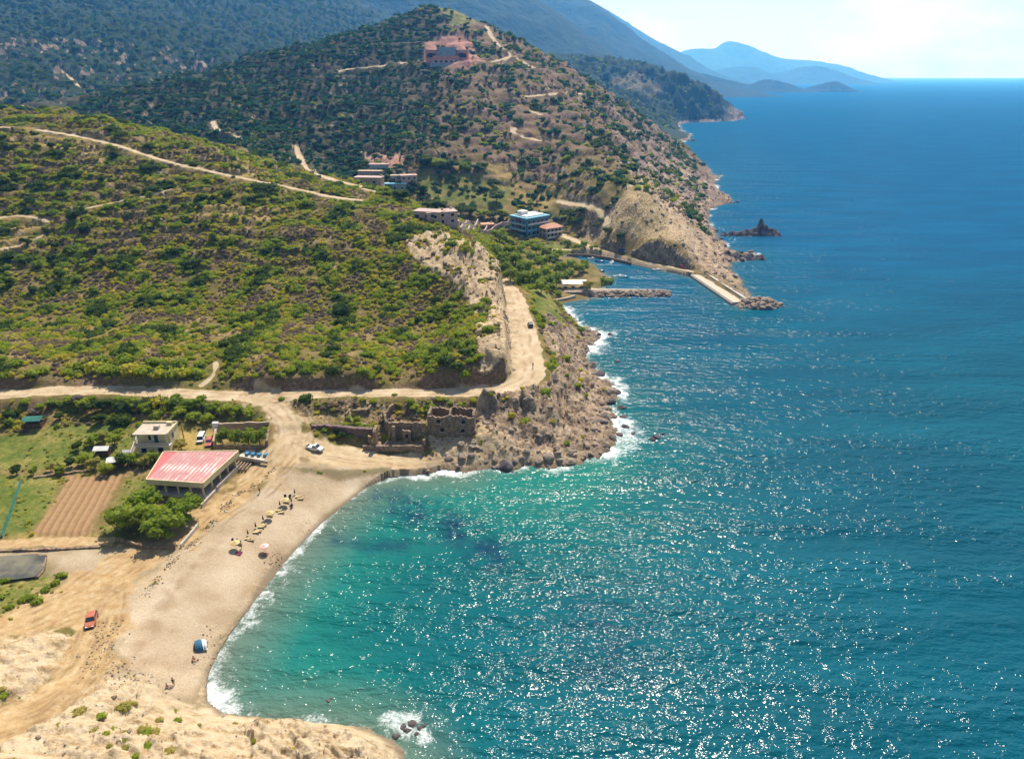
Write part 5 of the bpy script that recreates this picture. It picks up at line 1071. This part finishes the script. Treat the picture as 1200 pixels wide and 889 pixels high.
ruinwall(t, 'side_wall', (-.6, .2), (-2.4, 6.5), -1, 5.8, .7, .08, 24); ruinwall(t, 'side_wall', (-2.6, 6.), (-.2, 12), 0, 5.2, .7, .1, 25); ruinwall(t, 'broken_wall', (-3.6, .4), (-3.4, -4), -1, 4.6, .8, .12, 26)
ruinwall(t, 'end_pillar', (Wd-.3, -4.4), (Wd-.2, -.4), -1.5, 3.2, .7, .12, 27); ruinwall(t, 'front_wall', (-6.8, -4.2), (Wd-.2, -4.6), -1.8, 1.9, .6, .08, 28); ruinwall(t, 'end_pillar', (-5.4, -3.), (-4.6, -3.), -1.8, 4.2, .8, .1, 29); MB().box(-3, Wd-.5, -4.2, -.4, -1.6, -.2).build('rubble_fill', M_STONE, t)
A0 = pz(414, 490, 6.); t = thing('ruined_hut', 'small roofless stone hut with a grassy floor beside the road', 'ruin', A0, .03)
ruinwall(t, 'front_wall', (0, 0), (4.3, 0), -.8, 3.6, .6, .04, 31); ruinwall(t, 'side_wall', (4.6, .2), (5.2, 5.), -.8, 4., .6, .05, 32); ruinwall(t, 'side_wall', (-1.9, .5), (-.6, 6.), -.8, 3.6, .6, .1, 33); ruinwall(t, 'corner_stub', (-1.9, -1.), (-1.2, .2), -.8, 2.8, .7, .1, 34)
MB().prism([(-.6, .4), (4.2, .4), (4.8, 5), (-.2, 6)], -.8, .8).build('grassy_floor', MATS['leaf_green'], t)
wall('earth_bank', 'earth bank with painted shade behind the sandy yard', [pz(366, 505, 5.2), pz(382, 504, 5.2), pz(402, 507.5, 5.), pz(425, 509, 5), pz(437, 511, 4.6)], 4.6, 2.6, 1.2, mat('painted_bank_shade', (.15, .10, .09), var=.4, scale=1.5), jag=.1, seed=9)  # earth bank modelled as a wall; the cut's shade is in its dark colour
for pts, nm in (([(0, 646), (60, 645), (118, 642)], 'rough stone wall along the lower side of the field path'), ([(40, 560), (70, 557), (100, 553)], 'broken stone wall between the meadow and the ploughed field')):
    wall('field_wall', nm, [gp(*q) for q in pts], None, .5, .6, M_STONE, jag=.4, seed=4)

# ------------------------------------------------------------------ small farm structures, poles
def pole(px, py, h, label, arm=True):
    p = gp(px, py); t = thing('utility_pole', label, 'pole', p); MB().tube((0, 0, -.5), (0, 0, h), .16, .1, 8).build('shaft', M_POLE, t)
    if arm: MB().box(-.9, .9, -.06, .06, h-.6, h-.45).build('crossarm', M_POLE, t)
    return t
pole(217, 520, 7.5, 'wooden utility pole at the right end of the cream house'); pole(192.5, 486, 5.5, 'wooden utility pole standing in the trees below the road'); pole(323.5, 216, 9, 'wooden utility pole beside the track on the hill crest'); pole(161, 487, 5, 'thin wooden pole among the trees left of the cream house', False)
def shelter(px, py, wx, wy, h, m, rz, label, name='shelter', pitch=.7):
    p = gp(px, py); t = thing(name, label, 'shelter', p, rz)
    MB().prism([(-wx/2, -wy/2), (wx/2, -wy/2), (wx/2, wy/2), (-wx/2, wy/2)], h, h+.08).build('roof_edge', m, t) if not pitch else MB().loft([[(x, -wy/2, h), (x, 0, h+pitch), (x, wy/2, h), (x, wy/2, h-.06), (x, 0, h+pitch-.08), (x, -wy/2, h-.06)] for x in (-wx/2, wx/2)]).build('roof', m, t)
    for sx in (-1, 1):
        for sy in (-1, 1): MB().tube((sx*(wx/2-.15), sy*(wy/2-.15), -.3), (sx*(wx/2-.15), sy*(wy/2-.15), h), .07).build('post', M_POLE, t)
    MB().box(-wx/2+.25, wx/2-.25, -wy/2+.3, wy/2-.3, -.3, h*.55).build('stored_goods', M_WOODD, t)
    return t
shelter(122, 533, 4., 2.6, 2., M_WSHEET, .05, 'white sheeted garden shelter left of the cream house'); shelter(138, 546, 4.2, 3, 2., M_WSHEET, .2, 'white tent shaped shelter among the orchard trees'); shelter(150, 535, 2., 1.6, 1.4, M_WSHEET, 0, 'tiny white roofed shelter beside the outside stair of the cream house'); shelter(42, 499, 5, 3.4, 2.2, M_TEAL, .1, 'teal tarpaulin shed at the back of the meadow')
P_ = [gp(a, c_) for a, c_ in ((25, 566), (17, 590), (9, 612), (3, 630))]
t = thing('net_fence', 'sagging teal net fence between the two lower fields', 'fence', P_[0])
mb = MB()
for p, q in zip(P_[:-1], P_[1:]):
    p, q = Vector(p)-Vector(P_[0]), Vector(q)-Vector(P_[0]); rg = []
    for k in range(6):
        c = p+(q-p)*(k/5); sag = .3*math.sin(k/5*math.pi); rg.append([(c.x-.3-sag*.4, c.y, c.z), (c.x-.12, c.y, c.z+1.15-sag), (c.x+.02, c.y, c.z+1.2-sag), (c.x+.1, c.y, c.z)])
    mb.loft(rg)
mb.build('netting', M_TEAL, t)
for p in P_: q = Vector(p)-Vector(P_[0]); MB().tube(q-Vector((0, 0, .3)), q+Vector((0, 0, 1.5)), .05).build('post', M_POLE, t)
# pond
b = NB('pond_water'); c = b.ramp(b.noise(.25, 4), [(.35, (.06, .065, .06)), (.6, (.17, .155, .11))]); b.bump(b.noise(1.5, 3), .3, .1); M_POND = b.out(c, .5, .12)
pp = [gp(a, c_) for a, c_ in ((-30, 656), (10, 654), (40, 651), (54, 653), (52, 668), (44, 678), (20, 681), (-30, 684))]
zz = min(p[2] for p in pp)+.25; mb = MB(); mb.poly([(p[0], p[1], max(q[2] for q in pp)+.06) for p in pp]); o = mb.build('pond', M_POND); o['kind'] = 'structure'
wall('pond_wall', 'low stone edge wall around the small blue grey pond', [pp[k] for k in (2, 3, 4, 5)], None, .55, .5, M_STONE, jag=.2)

# ------------------------------------------------------------------ vehicles
def wheel(t, x, y, r=.33):
    w_ = MB().tube((x, y-.11, r), (x, y+.11, r), r, r, 14).build('wheel', M_RUB, t); s_ = 1 if y > 0 else -1; MB().tube((x, y+s_*.11, r), (x, y+s_*.13, r), r*.58, r*.5, 10).build('rim', M_CHR, w_)
def car(loc, rz, m, label, L=4.2, W=1.75, H=1.5, kind='hatch', name='parked_car'):
    t = thing(name, label, 'car', loc, rz); h2 = L/2; hw = W/2; bz = H*.58
    prof = [(-h2, .42, .80), (-h2+.08, bz-.02, .9), (-h2*.55, bz+.03, .97), (0, bz, 1.), (h2*.45, bz-.02, .98), (h2*.86, bz-.18, .93), (h2, bz-.36, .82)]
    MB().loft([[(x, -hw*k*.96, .24), (x, -hw*k, .45), (x, -hw*k*.95, z), (x, hw*k*.95, z), (x, hw*k, .45), (x, hw*k*.96, .24)] for x, z, k in prof]).build('body', m, t, smooth=False)
    xs = {'hatch': (-h2*.9, -h2*.72, h2*.12, h2*.46), 'suv': (-h2*.95, -h2*.86, h2*.12, h2*.42), 'van': (-h2*.97, -h2*.93, h2*.5, h2*.74), 'pickup': (-h2*.12, -h2*.02, h2*.25, h2*.52)}[kind]
    g = MB().loft([[(xs[0], -hw*.9, bz-.03), (xs[0], hw*.9, bz-.03)][::1]+[(xs[1], hw*.74, H-.05), (xs[1], -hw*.74, H-.05)]]*1 if 0 else [[(xs[0], -hw*.91, bz-.05), (xs[1], -hw*.76, H-.06), (xs[1], hw*.76, H-.06), (xs[0], hw*.91, bz-.05)], [(xs[3], -hw*.9, bz-.08), (xs[2], -hw*.76, H-.06), (xs[2], hw*.76, H-.06), (xs[3], hw*.9, bz-.08)]]).build('window_glass', M_GLASS, t)
    MB().prism([(xs[1]-.04, -hw*.78), (xs[2]+.04, -hw*.78), (xs[2]+.04, hw*.78), (xs[1]-.04, hw*.78)], H-.06, H, [(xs[1]+.1, -hw*.68), (xs[2]-.1, -hw*.68), (xs[2]-.1, hw*.68), (xs[1]+.1, hw*.68)]).build('roof', m, t)
    pl = MB()
    for s_ in (-1, 1):
        for xa, xb in ((xs[0]+.02, xs[1]), (xs[3]-.02, xs[2]), ((xs[0]+xs[3])/2, (xs[1]+xs[2])/2)): pl.tube((xa, s_*hw*.925, bz-.04), (xb, s_*hw*.775, H-.05), .05, .05, 6)
    pl.build('pillars', m, t)
    for x in (-h2*.62, h2*.64):
        for s_ in (-1, 1): wheel(t, x, s_*(hw-.08))
    for s_ in (-1, 1):
        MB().box(h2-.16, h2-.02, s_*hw*.6-.18, s_*hw*.6+.18, bz-.42, bz-.25).build('headlight', M_LAMP, t); MB().box(-h2-.02, -h2+.1, s_*hw*.66-.12, s_*hw*.66+.12, bz-.32, bz-.1).build('taillight', M_RED, t)
        MB().box(xs[2]+.05, xs[2]+.2, s_*hw*1.02-.08, s_*hw*1.02+.08, bz-.02, bz+.16).build('mirror', m, t)
    MB().box(h2-.06, h2+.06, -hw*.78, hw*.78, .26, .46).build('bumper', M_RUB, t)
    if kind == 'pickup': MB().box(-h2+.12, xs[0]-.1, -hw*.8, hw*.8, bz-.1, bz+.012).build('load_bed', M_RUB, t)
    return t
P_SIL = carpaint('silver_paint', (.62, .60, .56)); P_WHT = carpaint('white_paint', (.78, .78, .76)); P_ORG = carpaint('orange_paint', (.42, .13, .07)); P_RED = carpaint('dark_red_paint', (.45, .10, .08)); P_DRK = carpaint('dark_paint', (.05, .05, .07)); P_BLU = carpaint('blue_car_paint', (.04, .06, .2)); P_SND = carpaint('pale_sand_paint', (.62, .50, .42))
def hd_(a, c_): p, q = gp(*a), gp(*c_); return math.atan2(q[1]-p[1], q[0]-p[0])
car(gp(369, 527), hd_((358, 522), (380, 530)), P_SIL, 'white pickup truck with an open bed parked alone on the sandy yard', 4.9, 1.85, 1.75, 'pickup')
car(gp(108, 729), hd_((110, 719), (106, 732)), P_ORG, 'orange hatchback driving on the sandy track at lower left', 4., 1.75, 1.5, 'hatch')
car(gp(236.5, 516), hd_((238.5, 510), (235, 518)), P_WHT, 'white van parked in the yard behind the pavilion', 4.2, 1.8, 1.85, 'van')
car(gp(245.5, 520), hd_((247.5, 513), (244.5, 522)), P_RED, 'red and white hatchback parked beside the white van', 4., 1.7, 1.5, 'hatch')
car(gp(621.5, 382), hd_((622, 388), (617, 372)), P_DRK, 'dark car driving up the bend of the coast road', 4.2, 1.8, 1.5, 'suv')
car(gp(729, 296), hd_((722, 294), (736, 300)), P_BLU, 'dark blue van parked under the cliff on the harbour road', 4.8, 1.9, 2., 'van')
car(gp(800, 314.5), hd_((795, 313.5), (805, 315.5)), P_RED, 'dark red car parked at the root of the mole', 4.2, 1.8, 1.5, 'hatch')
# beach tent
p = gp(236.5, 757); t = thing('beach_tent', 'blue pop up beach tent with a white floor flap on the sand', 'tent', p, R(-62))
rg = []
for k in range(9):
    a = R(k*180/8); rg.append([(1.25*math.cos(a), .9-.5*math.sin(a)*s_-(1-s_)*.0, 1.35*math.sin(a)*(1-.85*s_**2)) for s_ in (0, .3, .6, .85, 1.)])
def arch(y, w_, h, n=11): return [(w_*math.cos(R(k*180/(n-1))), y, h*math.sin(R(k*180/(n-1)))) for k in range(n)]
M_TB = mat('blue_tent_cloth', (.03, .11, .19), var=.1)
MB().loft([arch(-1., 1.3, 1.35), arch(-.3, 1.35, 1.3), arch(.5, 1.2, 1.), arch(1.0, .8, .3)], close=False).build('canopy', M_TB, t); MB().loft([arch(-.98, 1.22, 1.27), arch(-.3, 1.25, 1.2), arch(.5, 1.1, .9), arch(.9, .7, .2)], close=False).build('lining', mat('brown_lining', (.22, .13, .08)), t)
MB().prism([(-1.2, -2.1), (1.2, -2.), (1.25, 0.9), (-1.25, .9)], .02, .06).build('floor_sheet', M_WSHEET, t); MB().loft([arch(.2, 1.3, 1.2), arch(.9, 1., .75)], close=False).build('rear_panel', M_WSHEET, t)

# ------------------------------------------------------------------ on the beach
def sunbed(p, rz, label, group='sunbeds in the row', first=[None]):
    if first[0] is not None: return dup(first[0], p, rz, label, group=group)
    t = thing('sunbed', label, 'sunbed', p, rz, group); t.scale = (.78, .78, .78)
    MB().box(-.95, .35, -.32, .32, .32, .44).build('cushion', M_YEL, t); MB().prism([(.36, -.32), (1.0, -.32), (1.0, .32), (.36, .32)], [.32, .62, .62, .32], [.44, .76, .76, .44]).build('backrest', M_YEL, t)
    for x in (-.85, .8):
        for y in (-.28, .28): MB().tube((x, y, -.05), (x, y, .33), .035).build('leg', M_POLE, t)
    MB().box(-.97, 1., -.35, -.32, .26, .33).box(-.97, 1., .32, .35, .26, .33).build('frame', M_POLE, t); first[0] = t; return t
def closed_parasol(p, label, first=[None]):
    if first[0] is not None: return dup(first[0], p, random.uniform(0, 6), label)
    t = thing('closed_parasol', label, 'parasol', p, 0, 'closed parasols in the row'); t.scale = (.8, .8, .72); MB().tube((0, 0, -.2), (0, 0, 2.5), .035).build('pole', M_POLE, t); MB().tube((0, 0, .75), (0, 0, 2.35), .27, .06, 10).build('canopy', M_OLIVC, t); MB().tube((0, 0, -.02), (0, 0, .12), .3, .26, 12).build('base', M_CONC, t); first[0] = t; return t
def open_parasol(p, m, label, r=1.3, group='open parasols on the beach'):
    t = thing('open_parasol', label, 'parasol', p, 0, group); t.scale = (.78, .78, .85); MB().tube((0, 0, -.2), (0, 0, 2.3), .03).build('pole', M_POLE, t)
    mb = MB(); top = mb.bm.verts.new((0, 0, 2.45)); ring = [mb.bm.verts.new((r*math.cos(k*math.pi/5), r*math.sin(k*math.pi/5), 1.95)) for k in range(10)]; lip = [mb.bm.verts.new((r*1.01*math.cos(k*math.pi/5), r*1.01*math.sin(k*math.pi/5), 1.8)) for k in range(10)]
    for k in range(10): mb.bm.faces.new((top, ring[k], ring[(k+1) % 10])); mb.bm.faces.new((ring[k], lip[k], lip[(k+1) % 10], ring[(k+1) % 10]))
    mb.build('canopy', m, t)
    for k in range(5): MB().tube((0, 0, 1.7), (r*.8*math.cos(k*1.2566), r*.8*math.sin(k*1.2566), 2.03), .015, .015, 5).build('strut', M_POLE, t)
    return t
for px, py, n_s in ((345.7, 580, 'farthest from the camera'), (328.3, 593.5, 'second from the far end'), (308.7, 610.5, 'in the middle of the row'), (300, 618.8, 'next to the middle set of sunbeds'), (291, 627.5, 'second from the near end')):
    closed_parasol(gp(px, py), 'closed dark parasol %s of the sunbed row' % n_s)
for px, py in ((350, 583), (352.5, 585.5), (336, 589.5), (327, 599), (330, 601.5), (316.5, 605), (309, 615.8), (306.5, 618.3), (300.5, 625), (303, 623), (291, 632), (294.5, 633.5), (279, 638)):
    sunbed(gp(px, py), R(8)+random.uniform(-.1, .1), 'straw yellow sunbed in the row of beds on the beach')
for px, py, s_ in ((335, 592.5, 'near the far end'), (317, 608, 'in the middle'), (277, 643, 'at the near end')): open_parasol(gp(px, py), M_YEL, 'open straw yellow parasol %s of the sunbed row' % s_)
open_parasol(gp(311, 647), M_PINK, 'open pink parasol alone between the sunbed row and the water', 1.25)
def chair(px, py, label):
    t = thing('beach_chair', label, 'chair', gp(px, py), random.uniform(0, 6), 'navy beach chairs'); MB().box(-.3, .3, -.3, .3, .3, .36).build('seat', M_NAVY, t); MB().prism([(-.3, .3), (.3, .3), (.3, .36), (-.3, .36)], .3, 1., [(-.3, .5), (.3, .5), (.3, .56), (-.3, .56)]).build('backrest', M_NAVY, t)
    for x in (-.27, .27):
        for y in (-.27, .27): MB().tube((x, y, -.05), (x, y, .3), .025, .025, 6).build('leg', M_CHR, t)
for px, py in ((335, 584.5), (340, 582.5), (319, 601), (281, 635.5), (275, 636), (342, 594)): chair(px, py, 'navy blue beach chair beside the yellow sunbeds')
o = MB().prism([(-1, -.6), (1, -.7), (1.1, .6), (-.9, .7)], -.02, .05).build('beach_towel', M_MARO, None, gp(277.5, 648)); tag(o, 'dark maroon towel spread on the sand at the near end of the row', 'towel')
o = MB().prism([(-1, -.5), (.9, -.6), (1.0, .5), (-.9, .6)], -.02, .05).build('beach_towel', mat('brown_towel', (.25, .13, .08)), None, gp(309, 650)); tag(o, 'brown towel on the sand beside the pink parasol', 'towel')
# people
def person(p, rz, label, pose, top, bottom, s=1.):
    t = thing('person', label, 'person', p, rz); t.scale = (s,)*3
    if pose == 'sit': hip, kn, an, lean = .16, ((.42, .42),), (.78, .05), -.12
    V = []; E = []; Rr = []
    def add(q, r, par=None):
        V.append(q); Rr.append(r)
        if par is not None: E.append((par, len(V)-1))
        return len(V)-1
    hz0 = .16 if pose == 'sit' else .92
    pel = add((0, 0, hz0), .15); ch = add((-.02, 0, hz0+.36), .16, pel); nk = add((0, 0, hz0+.56), .065, ch); h1_ = add((.02, 0, hz0+.66), .085, nk); add((.03, 0, hz0+.76), .09, h1_)
    for s_ in (-1, 1):
        sh_ = add((-.02, s_*.19, hz0+.48), .07, ch); el = add((.04 if pose != 'sit' else -.12, s_*.27, hz0+.2), .05, sh_); wr = add((.12 if pose != 'sit' else -.2, s_*.26, hz0-.02 if pose != 'sit' else .08), .038, el); add((.15, s_*.26, hz0-.1) if pose != 'sit' else (-.26, s_*.26, .05), .04, wr)
        if pose == 'sit': k_ = add((.42, s_*.12, .40), .07, pel); f_ = add((.74, s_*.12, .08), .05, k_); add((.9, s_*.12, .06), .04, f_)
        else: dx = .16*s_ if pose == 'walk' else .02; k_ = add((dx*.6+.04, s_*.1, .5), .075, pel); f_ = add((dx, s_*.1, .07), .048, k_); add((dx+.16, s_*.11, .04), .04, f_)
    def skin(nm, V, E, Rr, m):
        me = D.meshes.new(nm); me.from_pydata(V, E, []); me.update(); me.materials.append(m); o = D.objects.new(nm, me); COL.objects.link(o); o.parent = t
        md = o.modifiers.new('skin', 'SKIN'); lay = me.skin_vertices[0].data
        for i, r in enumerate(Rr): lay[i].radius = (r, r)
        lay[0].use_root = True; o.modifiers.new('sub', 'SUBSURF').render_levels = 1; return o
    skin('body', V, E, Rr, M_SKIN); skin('shirt', [(0, 0, hz0+.05), (-.02, 0, hz0+.25), (-.02, 0, hz0+.5)], [(0, 1), (1, 2)], [.19, .2, .19], top)
    kq = [(.3, .32), (.02, .6)][0 if pose == 'sit' else 1]; skin('shorts', [(0, 0, hz0+.02), (kq[0], .11, kq[1]), (kq[0], -.11, kq[1])], [(0, 1), (0, 2)], [.18, .1, .1], bottom)
    bm = bmesh.new(); bmesh.ops.create_icosphere(bm, subdivisions=2, radius=.115); me = D.meshes.new('hair'); bm.to_mesh(me); bm.free(); me.materials.append(M_HAIR); o = D.objects.new('hair', me); COL.objects.link(o); o.parent = t; o.location = (0, 0, hz0+.78)
    return t
M_BLK = mat('black_cloth', (.025, .025, .03)); M_ORC = mat('orange_cloth', (.55, .2, .12)); M_GRC = mat('green_grey_cloth', (.10, .12, .09))
person(gp(204, 803), R(100), 'person in dark clothes standing at the near end of the beach', 'stand', M_BLK, M_GRC); person(gp(227.5, 774), R(-60), 'person in orange sitting on the sand near the blue tent', 'sit', M_ORC, M_MARO); person(gp(624.5, 431), R(70), 'person in black walking along the coast road bend', 'walk', M_BLK, M_BLK); person(gp(304.8, 578), R(-100), 'person in navy standing on the upper beach above the sunbeds', 'stand', M_NAVY, M_BLK); person(gp(283.5, 643), R(200), 'person in dark olive standing beside the nearest yellow parasol', 'stand', M_OLIVC, M_BLK); person(gp(342, 590), R(180), 'person in black standing among the far sunbeds', 'stand', M_BLK, M_OLIVC); person(gp(196, 805.5), R(10), 'person in maroon sitting on the sand by the standing person', 'sit', M_MARO, M_BLK)
o = boulder(gp(265.5, 600), .45, 'white stone lying on the sand near the beach track', None, rock_mesh('white_stone', 470, M_WSHEET, 2), 'white_stone')

# ------------------------------------------------------------------ village and hotel
C0 = pz(617, 278, 4.2); Lc = pz(598, 273.5, 4.2); Rc = pz(648, 272, 4.2)
ax = Rc-C0; ax[2] = 0; W1 = float(np.linalg.norm(ax)); rz = math.atan2(ax[1], ax[0]); nx = np.array((-math.sin(rz), math.cos(rz))); dl = (Lc-C0)[:2]; D1 = 15.; 
t = thing('blue_hotel', 'three storey blue hotel with balconies and a white roof block', 'hotel', C0, rz)
W1 = 19.; MB().box(0, W1, 0, D1, -2, 11).build('wall', M_BLUE, t); MB().box(-.8, W1+.6, -.8, D1+.6, 11.004, 11.7).build('roof_slab', M_LBLUE, t); MB().box(1.5, W1-2, 2, D1-2, 11.7, 12.3).build('roof_deck', M_WSHEET, t); MB().box(3, 8.5, 8, D1-2.5, 12.3, 14.4).build('roof_block', M_WHITE, t)
for k in range(3):
    z0 = k*3.6
    MB().box(-1.7, -.004, .4, D1-.6, z0+.0, z0+.22).build('balcony', M_WHITE, t); MB().box(-1.7, -1.6, .4, D1-.6, z0+.22, z0+1.2).build('railing', M_LBLUE, t)
    MB().box(.4, W1-.4, -1.3, -.004, z0, z0+.22).build('balcony', M_LBLUE, t); MB().box(.4, W1-.4, -1.3, -1.2, z0+.22, z0+1.1).build('railing', M_LBLUE if k < 2 else M_WHITE, t)
    for j in range(4): win(t, 1.2+j*3.5, 3.2+j*3.5, 0, z0+.4, z0+2.7, axis='x')
    for j in range(5): win(t, 1.2+j*3.7, 3.2+j*3.7, 0, z0+.4, z0+2.7)
MB().box(-1.2, -.002, 5.6, 8.6, -.5, 10.9).build('stair_tower', M_PURP, t)
C1 = pz(640, 279.5, 3.8); t = thing('tiled_house', 'low white house with a pink tiled roof attached beside the blue hotel', 'house', C1, rz-.1)
MB().box(0, 13, 0, 8, -1.5, 6).build('wall', M_BEIGE, t); MB().prism([(-.7, -.7), (13.7, -.7), (13.7, 8.7), (-.7, 8.7)], 6.004, 8, [(3, 3.5), (10, 3.5), (10, 4.5), (3, 4.5)]).build('roof', M_TILE, t)
for k in range(2):
    MB().box(.5, 12.5, -1.2, -.004, k*3, k*3+.2).build('balcony', M_WHITE, t); MB().box(.5, 12.5, -1.2, -1.1, k*3+.2, k*3+1.).build('railing', M_WHITE, t)
    for j in range(4): win(t, 1+j*3, 2.6+j*3, 0, k*3+.4, k*3+2.4, m=M_DARK)
    for j in range(2): win(t, 1.2+j*3.4, 2.8+j*3.4, 0, k*3+.6, k*3+2.4, axis='x', m=M_DARK)
def house(px, py, W, Dp, H, m, roofm, label, rz=0., nwin=3, storeys=1, door=True, z=None):
    p = gp(px, py) if z is None else pz(px, py, z); t = thing('house', label, 'house', p, rz)
    MB().box(-W/2, W/2, 0, Dp, -3, H).build('wall', m, t); MB().box(-W/2-.3, W/2+.3, -.3, Dp+.3, H+.004, H+.35).build('roof', roofm, t)
    for s_ in range(storeys):
        z0 = s_*H/storeys
        for j in range(nwin):
            x = -W/2+W*(j+.5)/nwin; win(t, x-.8, x+.8, 0, z0+1., z0+2.3, m=M_DARK)
    if door: MB().box(-W/2+.6, -W/2+1.7, -.08, -.002, 0, 2.2).build('door', M_WOODD, t)
    MB().box(W/2-1.6, W/2-.7, Dp-1.6, Dp-.7, H+.35, H+1.2).build('chimney', m, t)
    return t
house(431, 217, 15, 7, 3.8, M_BEIGE, M_PINKC, 'long low beige house with one dark doorway above the village road', -.1, 2); house(436, 209, 19, 6, 4.4, M_PINKC, M_BEIGE, 'beige flat roofed house terraced behind the long low one', -.05, 3); house(444, 202, 13, 6, 5, M_BLOCK, M_PINKC, 'grey house highest of the terraced village houses', 0, 2)
house(463, 224, 15, 9, 4.2, M_BLOCK, M_LBLUE, 'blue grey flat roofed house at the bend of the village road', .1, 3); house(480, 219, 11, 7, 6.5, M_PINKC, M_PINKC, 'pinkish two storey house beside the hill lawn', .3, 3, 2); house(466, 214, 9, 5, 4, M_PINKC, M_BEIGE, 'small pink house tucked behind the blue grey one', .1, 2)
house(519, 264, 14, 8, 5.6, M_PINKC, M_PINKC, 'two storey house with a flat terrace roof below the thickets', .35, 3, 2); house(500, 258, 13, 7, 3.5, M_BEIGE, M_PINKC, 'low flat roofed house half hidden behind the crest of the near hill', -.3, 3); house(549, 278, 6, 5, 3., M_WHITE, M_BLOCK, 'small white house with a grey blue roof behind the bluff', .1, 2, z=8.5)
for pts, lb in (([(537, 266), (560, 262)], 'pinkish stone garden wall left of the village yard'), ([(562, 274), (580, 270), (597, 262)], 'long pale retaining wall beside the hotel yard'), ([(566, 276), (572, 266)], 'short stone wall closing the village yard'), ([(540, 274), (556, 273)], 'low stone wall behind the small white house')):
    wall('yard_wall', lb, [gp(*q) for q in pts], None, 3., .8, M_PINKC, jag=.06, seed=len(lb))
house(572, 270, 8, 6, 3.4, M_PINKC, M_TILE, 'small ruined house with a red roof in the village yard', .2, 2)
# harbour taverna
p = gp(672, 338); t = thing('taverna_awning', 'white canvas awning of the harbour taverna under the trees', 'awning', p, .05)
MB().loft([[(-6.5, y, z) for y, z in ((-3.5, 3.2), (0, 3.9), (3.5, 3.3), (3.5, 3.2), (0, 3.78), (-3.5, 3.1))], [(6.5, y, z) for y, z in ((-3.5, 3.2), (0, 3.9), (3.5, 3.3), (3.5, 3.2), (0, 3.78), (-3.5, 3.1))]]).build('canopy', M_WSHEET, t)
for sx in (-6, 0, 6):
    for sy in (-3.2, 3.2): MB().tube((sx, sy, -.5), (sx, sy, 3.2), .1).build('post', M_WHITE, t)
for sx in (-4, 0, 4): MB().box(sx-.8, sx+.8, -1, 1, .0, .75).build('table', M_NAVY, t)
wall('quay_wall', 'dark low quay wall in front of the harbour taverna', [pz(647, 352, 1.5), pz(664, 349, 1.5), pz(674, 346, 1.5)], 0, 1.7, .8, M_CONC)
wall('quay_wall', 'long low quay wall along the inner harbour', [pz(664, 297.6, 1.5), pz(690, 298, 1.5), pz(714, 301.5, 1.5), pz(740, 307.5, 1.5)], 0, 1.6, .7, M_STONE)
# unfinished building on the hill
p = gp(523, 76); t = thing('unfinished_villa', 'unfinished brick and concrete villa in the cut near the hill top', 'building', p, 0); t.scale = (.8, .8, .8)
MB().prism([(-19, -3), (19, -3), (19, 14), (-19, 14)], -8, 1.5).build('retaining_wall', M_BLOCK, t); MB().box(-17, 16, 1, 16, 1.504, 5).build('lower_storey', M_PINKC, t); MB().box(-16, 15, 3.5, 18, 5.004, 9.5).build('middle_storey', M_BRICK, t)
n_ = 12; arc = [(11.5*math.cos(R(180+k*180/n_)), 9+4.5*math.sin(R(180+k*180/n_))) for k in range(n_+1)]+[(11.5, 18), (-11.5, 18)]
MB().prism(arc, 9.504, 18).build('curved_front', M_BLOCK, t); MB().prism([(q[0]*1.05, q[1]) for q in arc], 18.004, 18.7).build('roof_slab', M_PINKC, t)
for s_ in (-1, 1):
    ar = [(s_*18+7.5*math.cos(R(180+k*18)), 12+5.5*math.sin(R(180+k*18))) for k in range(11)]+[(s_*18+7.5, 20), (s_*18-7.5, 20)]
    w_ = MB().prism(ar, -2, 13.5 if s_ > 0 else 15).build('wing', M_BRICK, t); MB().prism([(s_*18+(q[0]-s_*18)*1.06, 12+(q[1]-12)*1.06) for q in ar], 13.504 if s_ > 0 else 15.004, 15.8).build('roof_slab', M_PINKC, t)
    MB().prism([(s_*18+7.7*math.cos(R(225+k*15)), 12+5.7*math.sin(R(225+k*15))) for k in range(7)]+[(s_*18, 11)], 7.5, [10.5, 11.6, 12.2, 12.4, 12.2, 11.6, 10.5, 12]).build('opening', M_DARK, w_)
for x in (-12, -6, 0, 6, 12): MB().box(x-1.5, x+1.5, .9, 1.0, 2.2, 4.2).build('opening', M_DARK, t)
print('objects', len(D.objects))
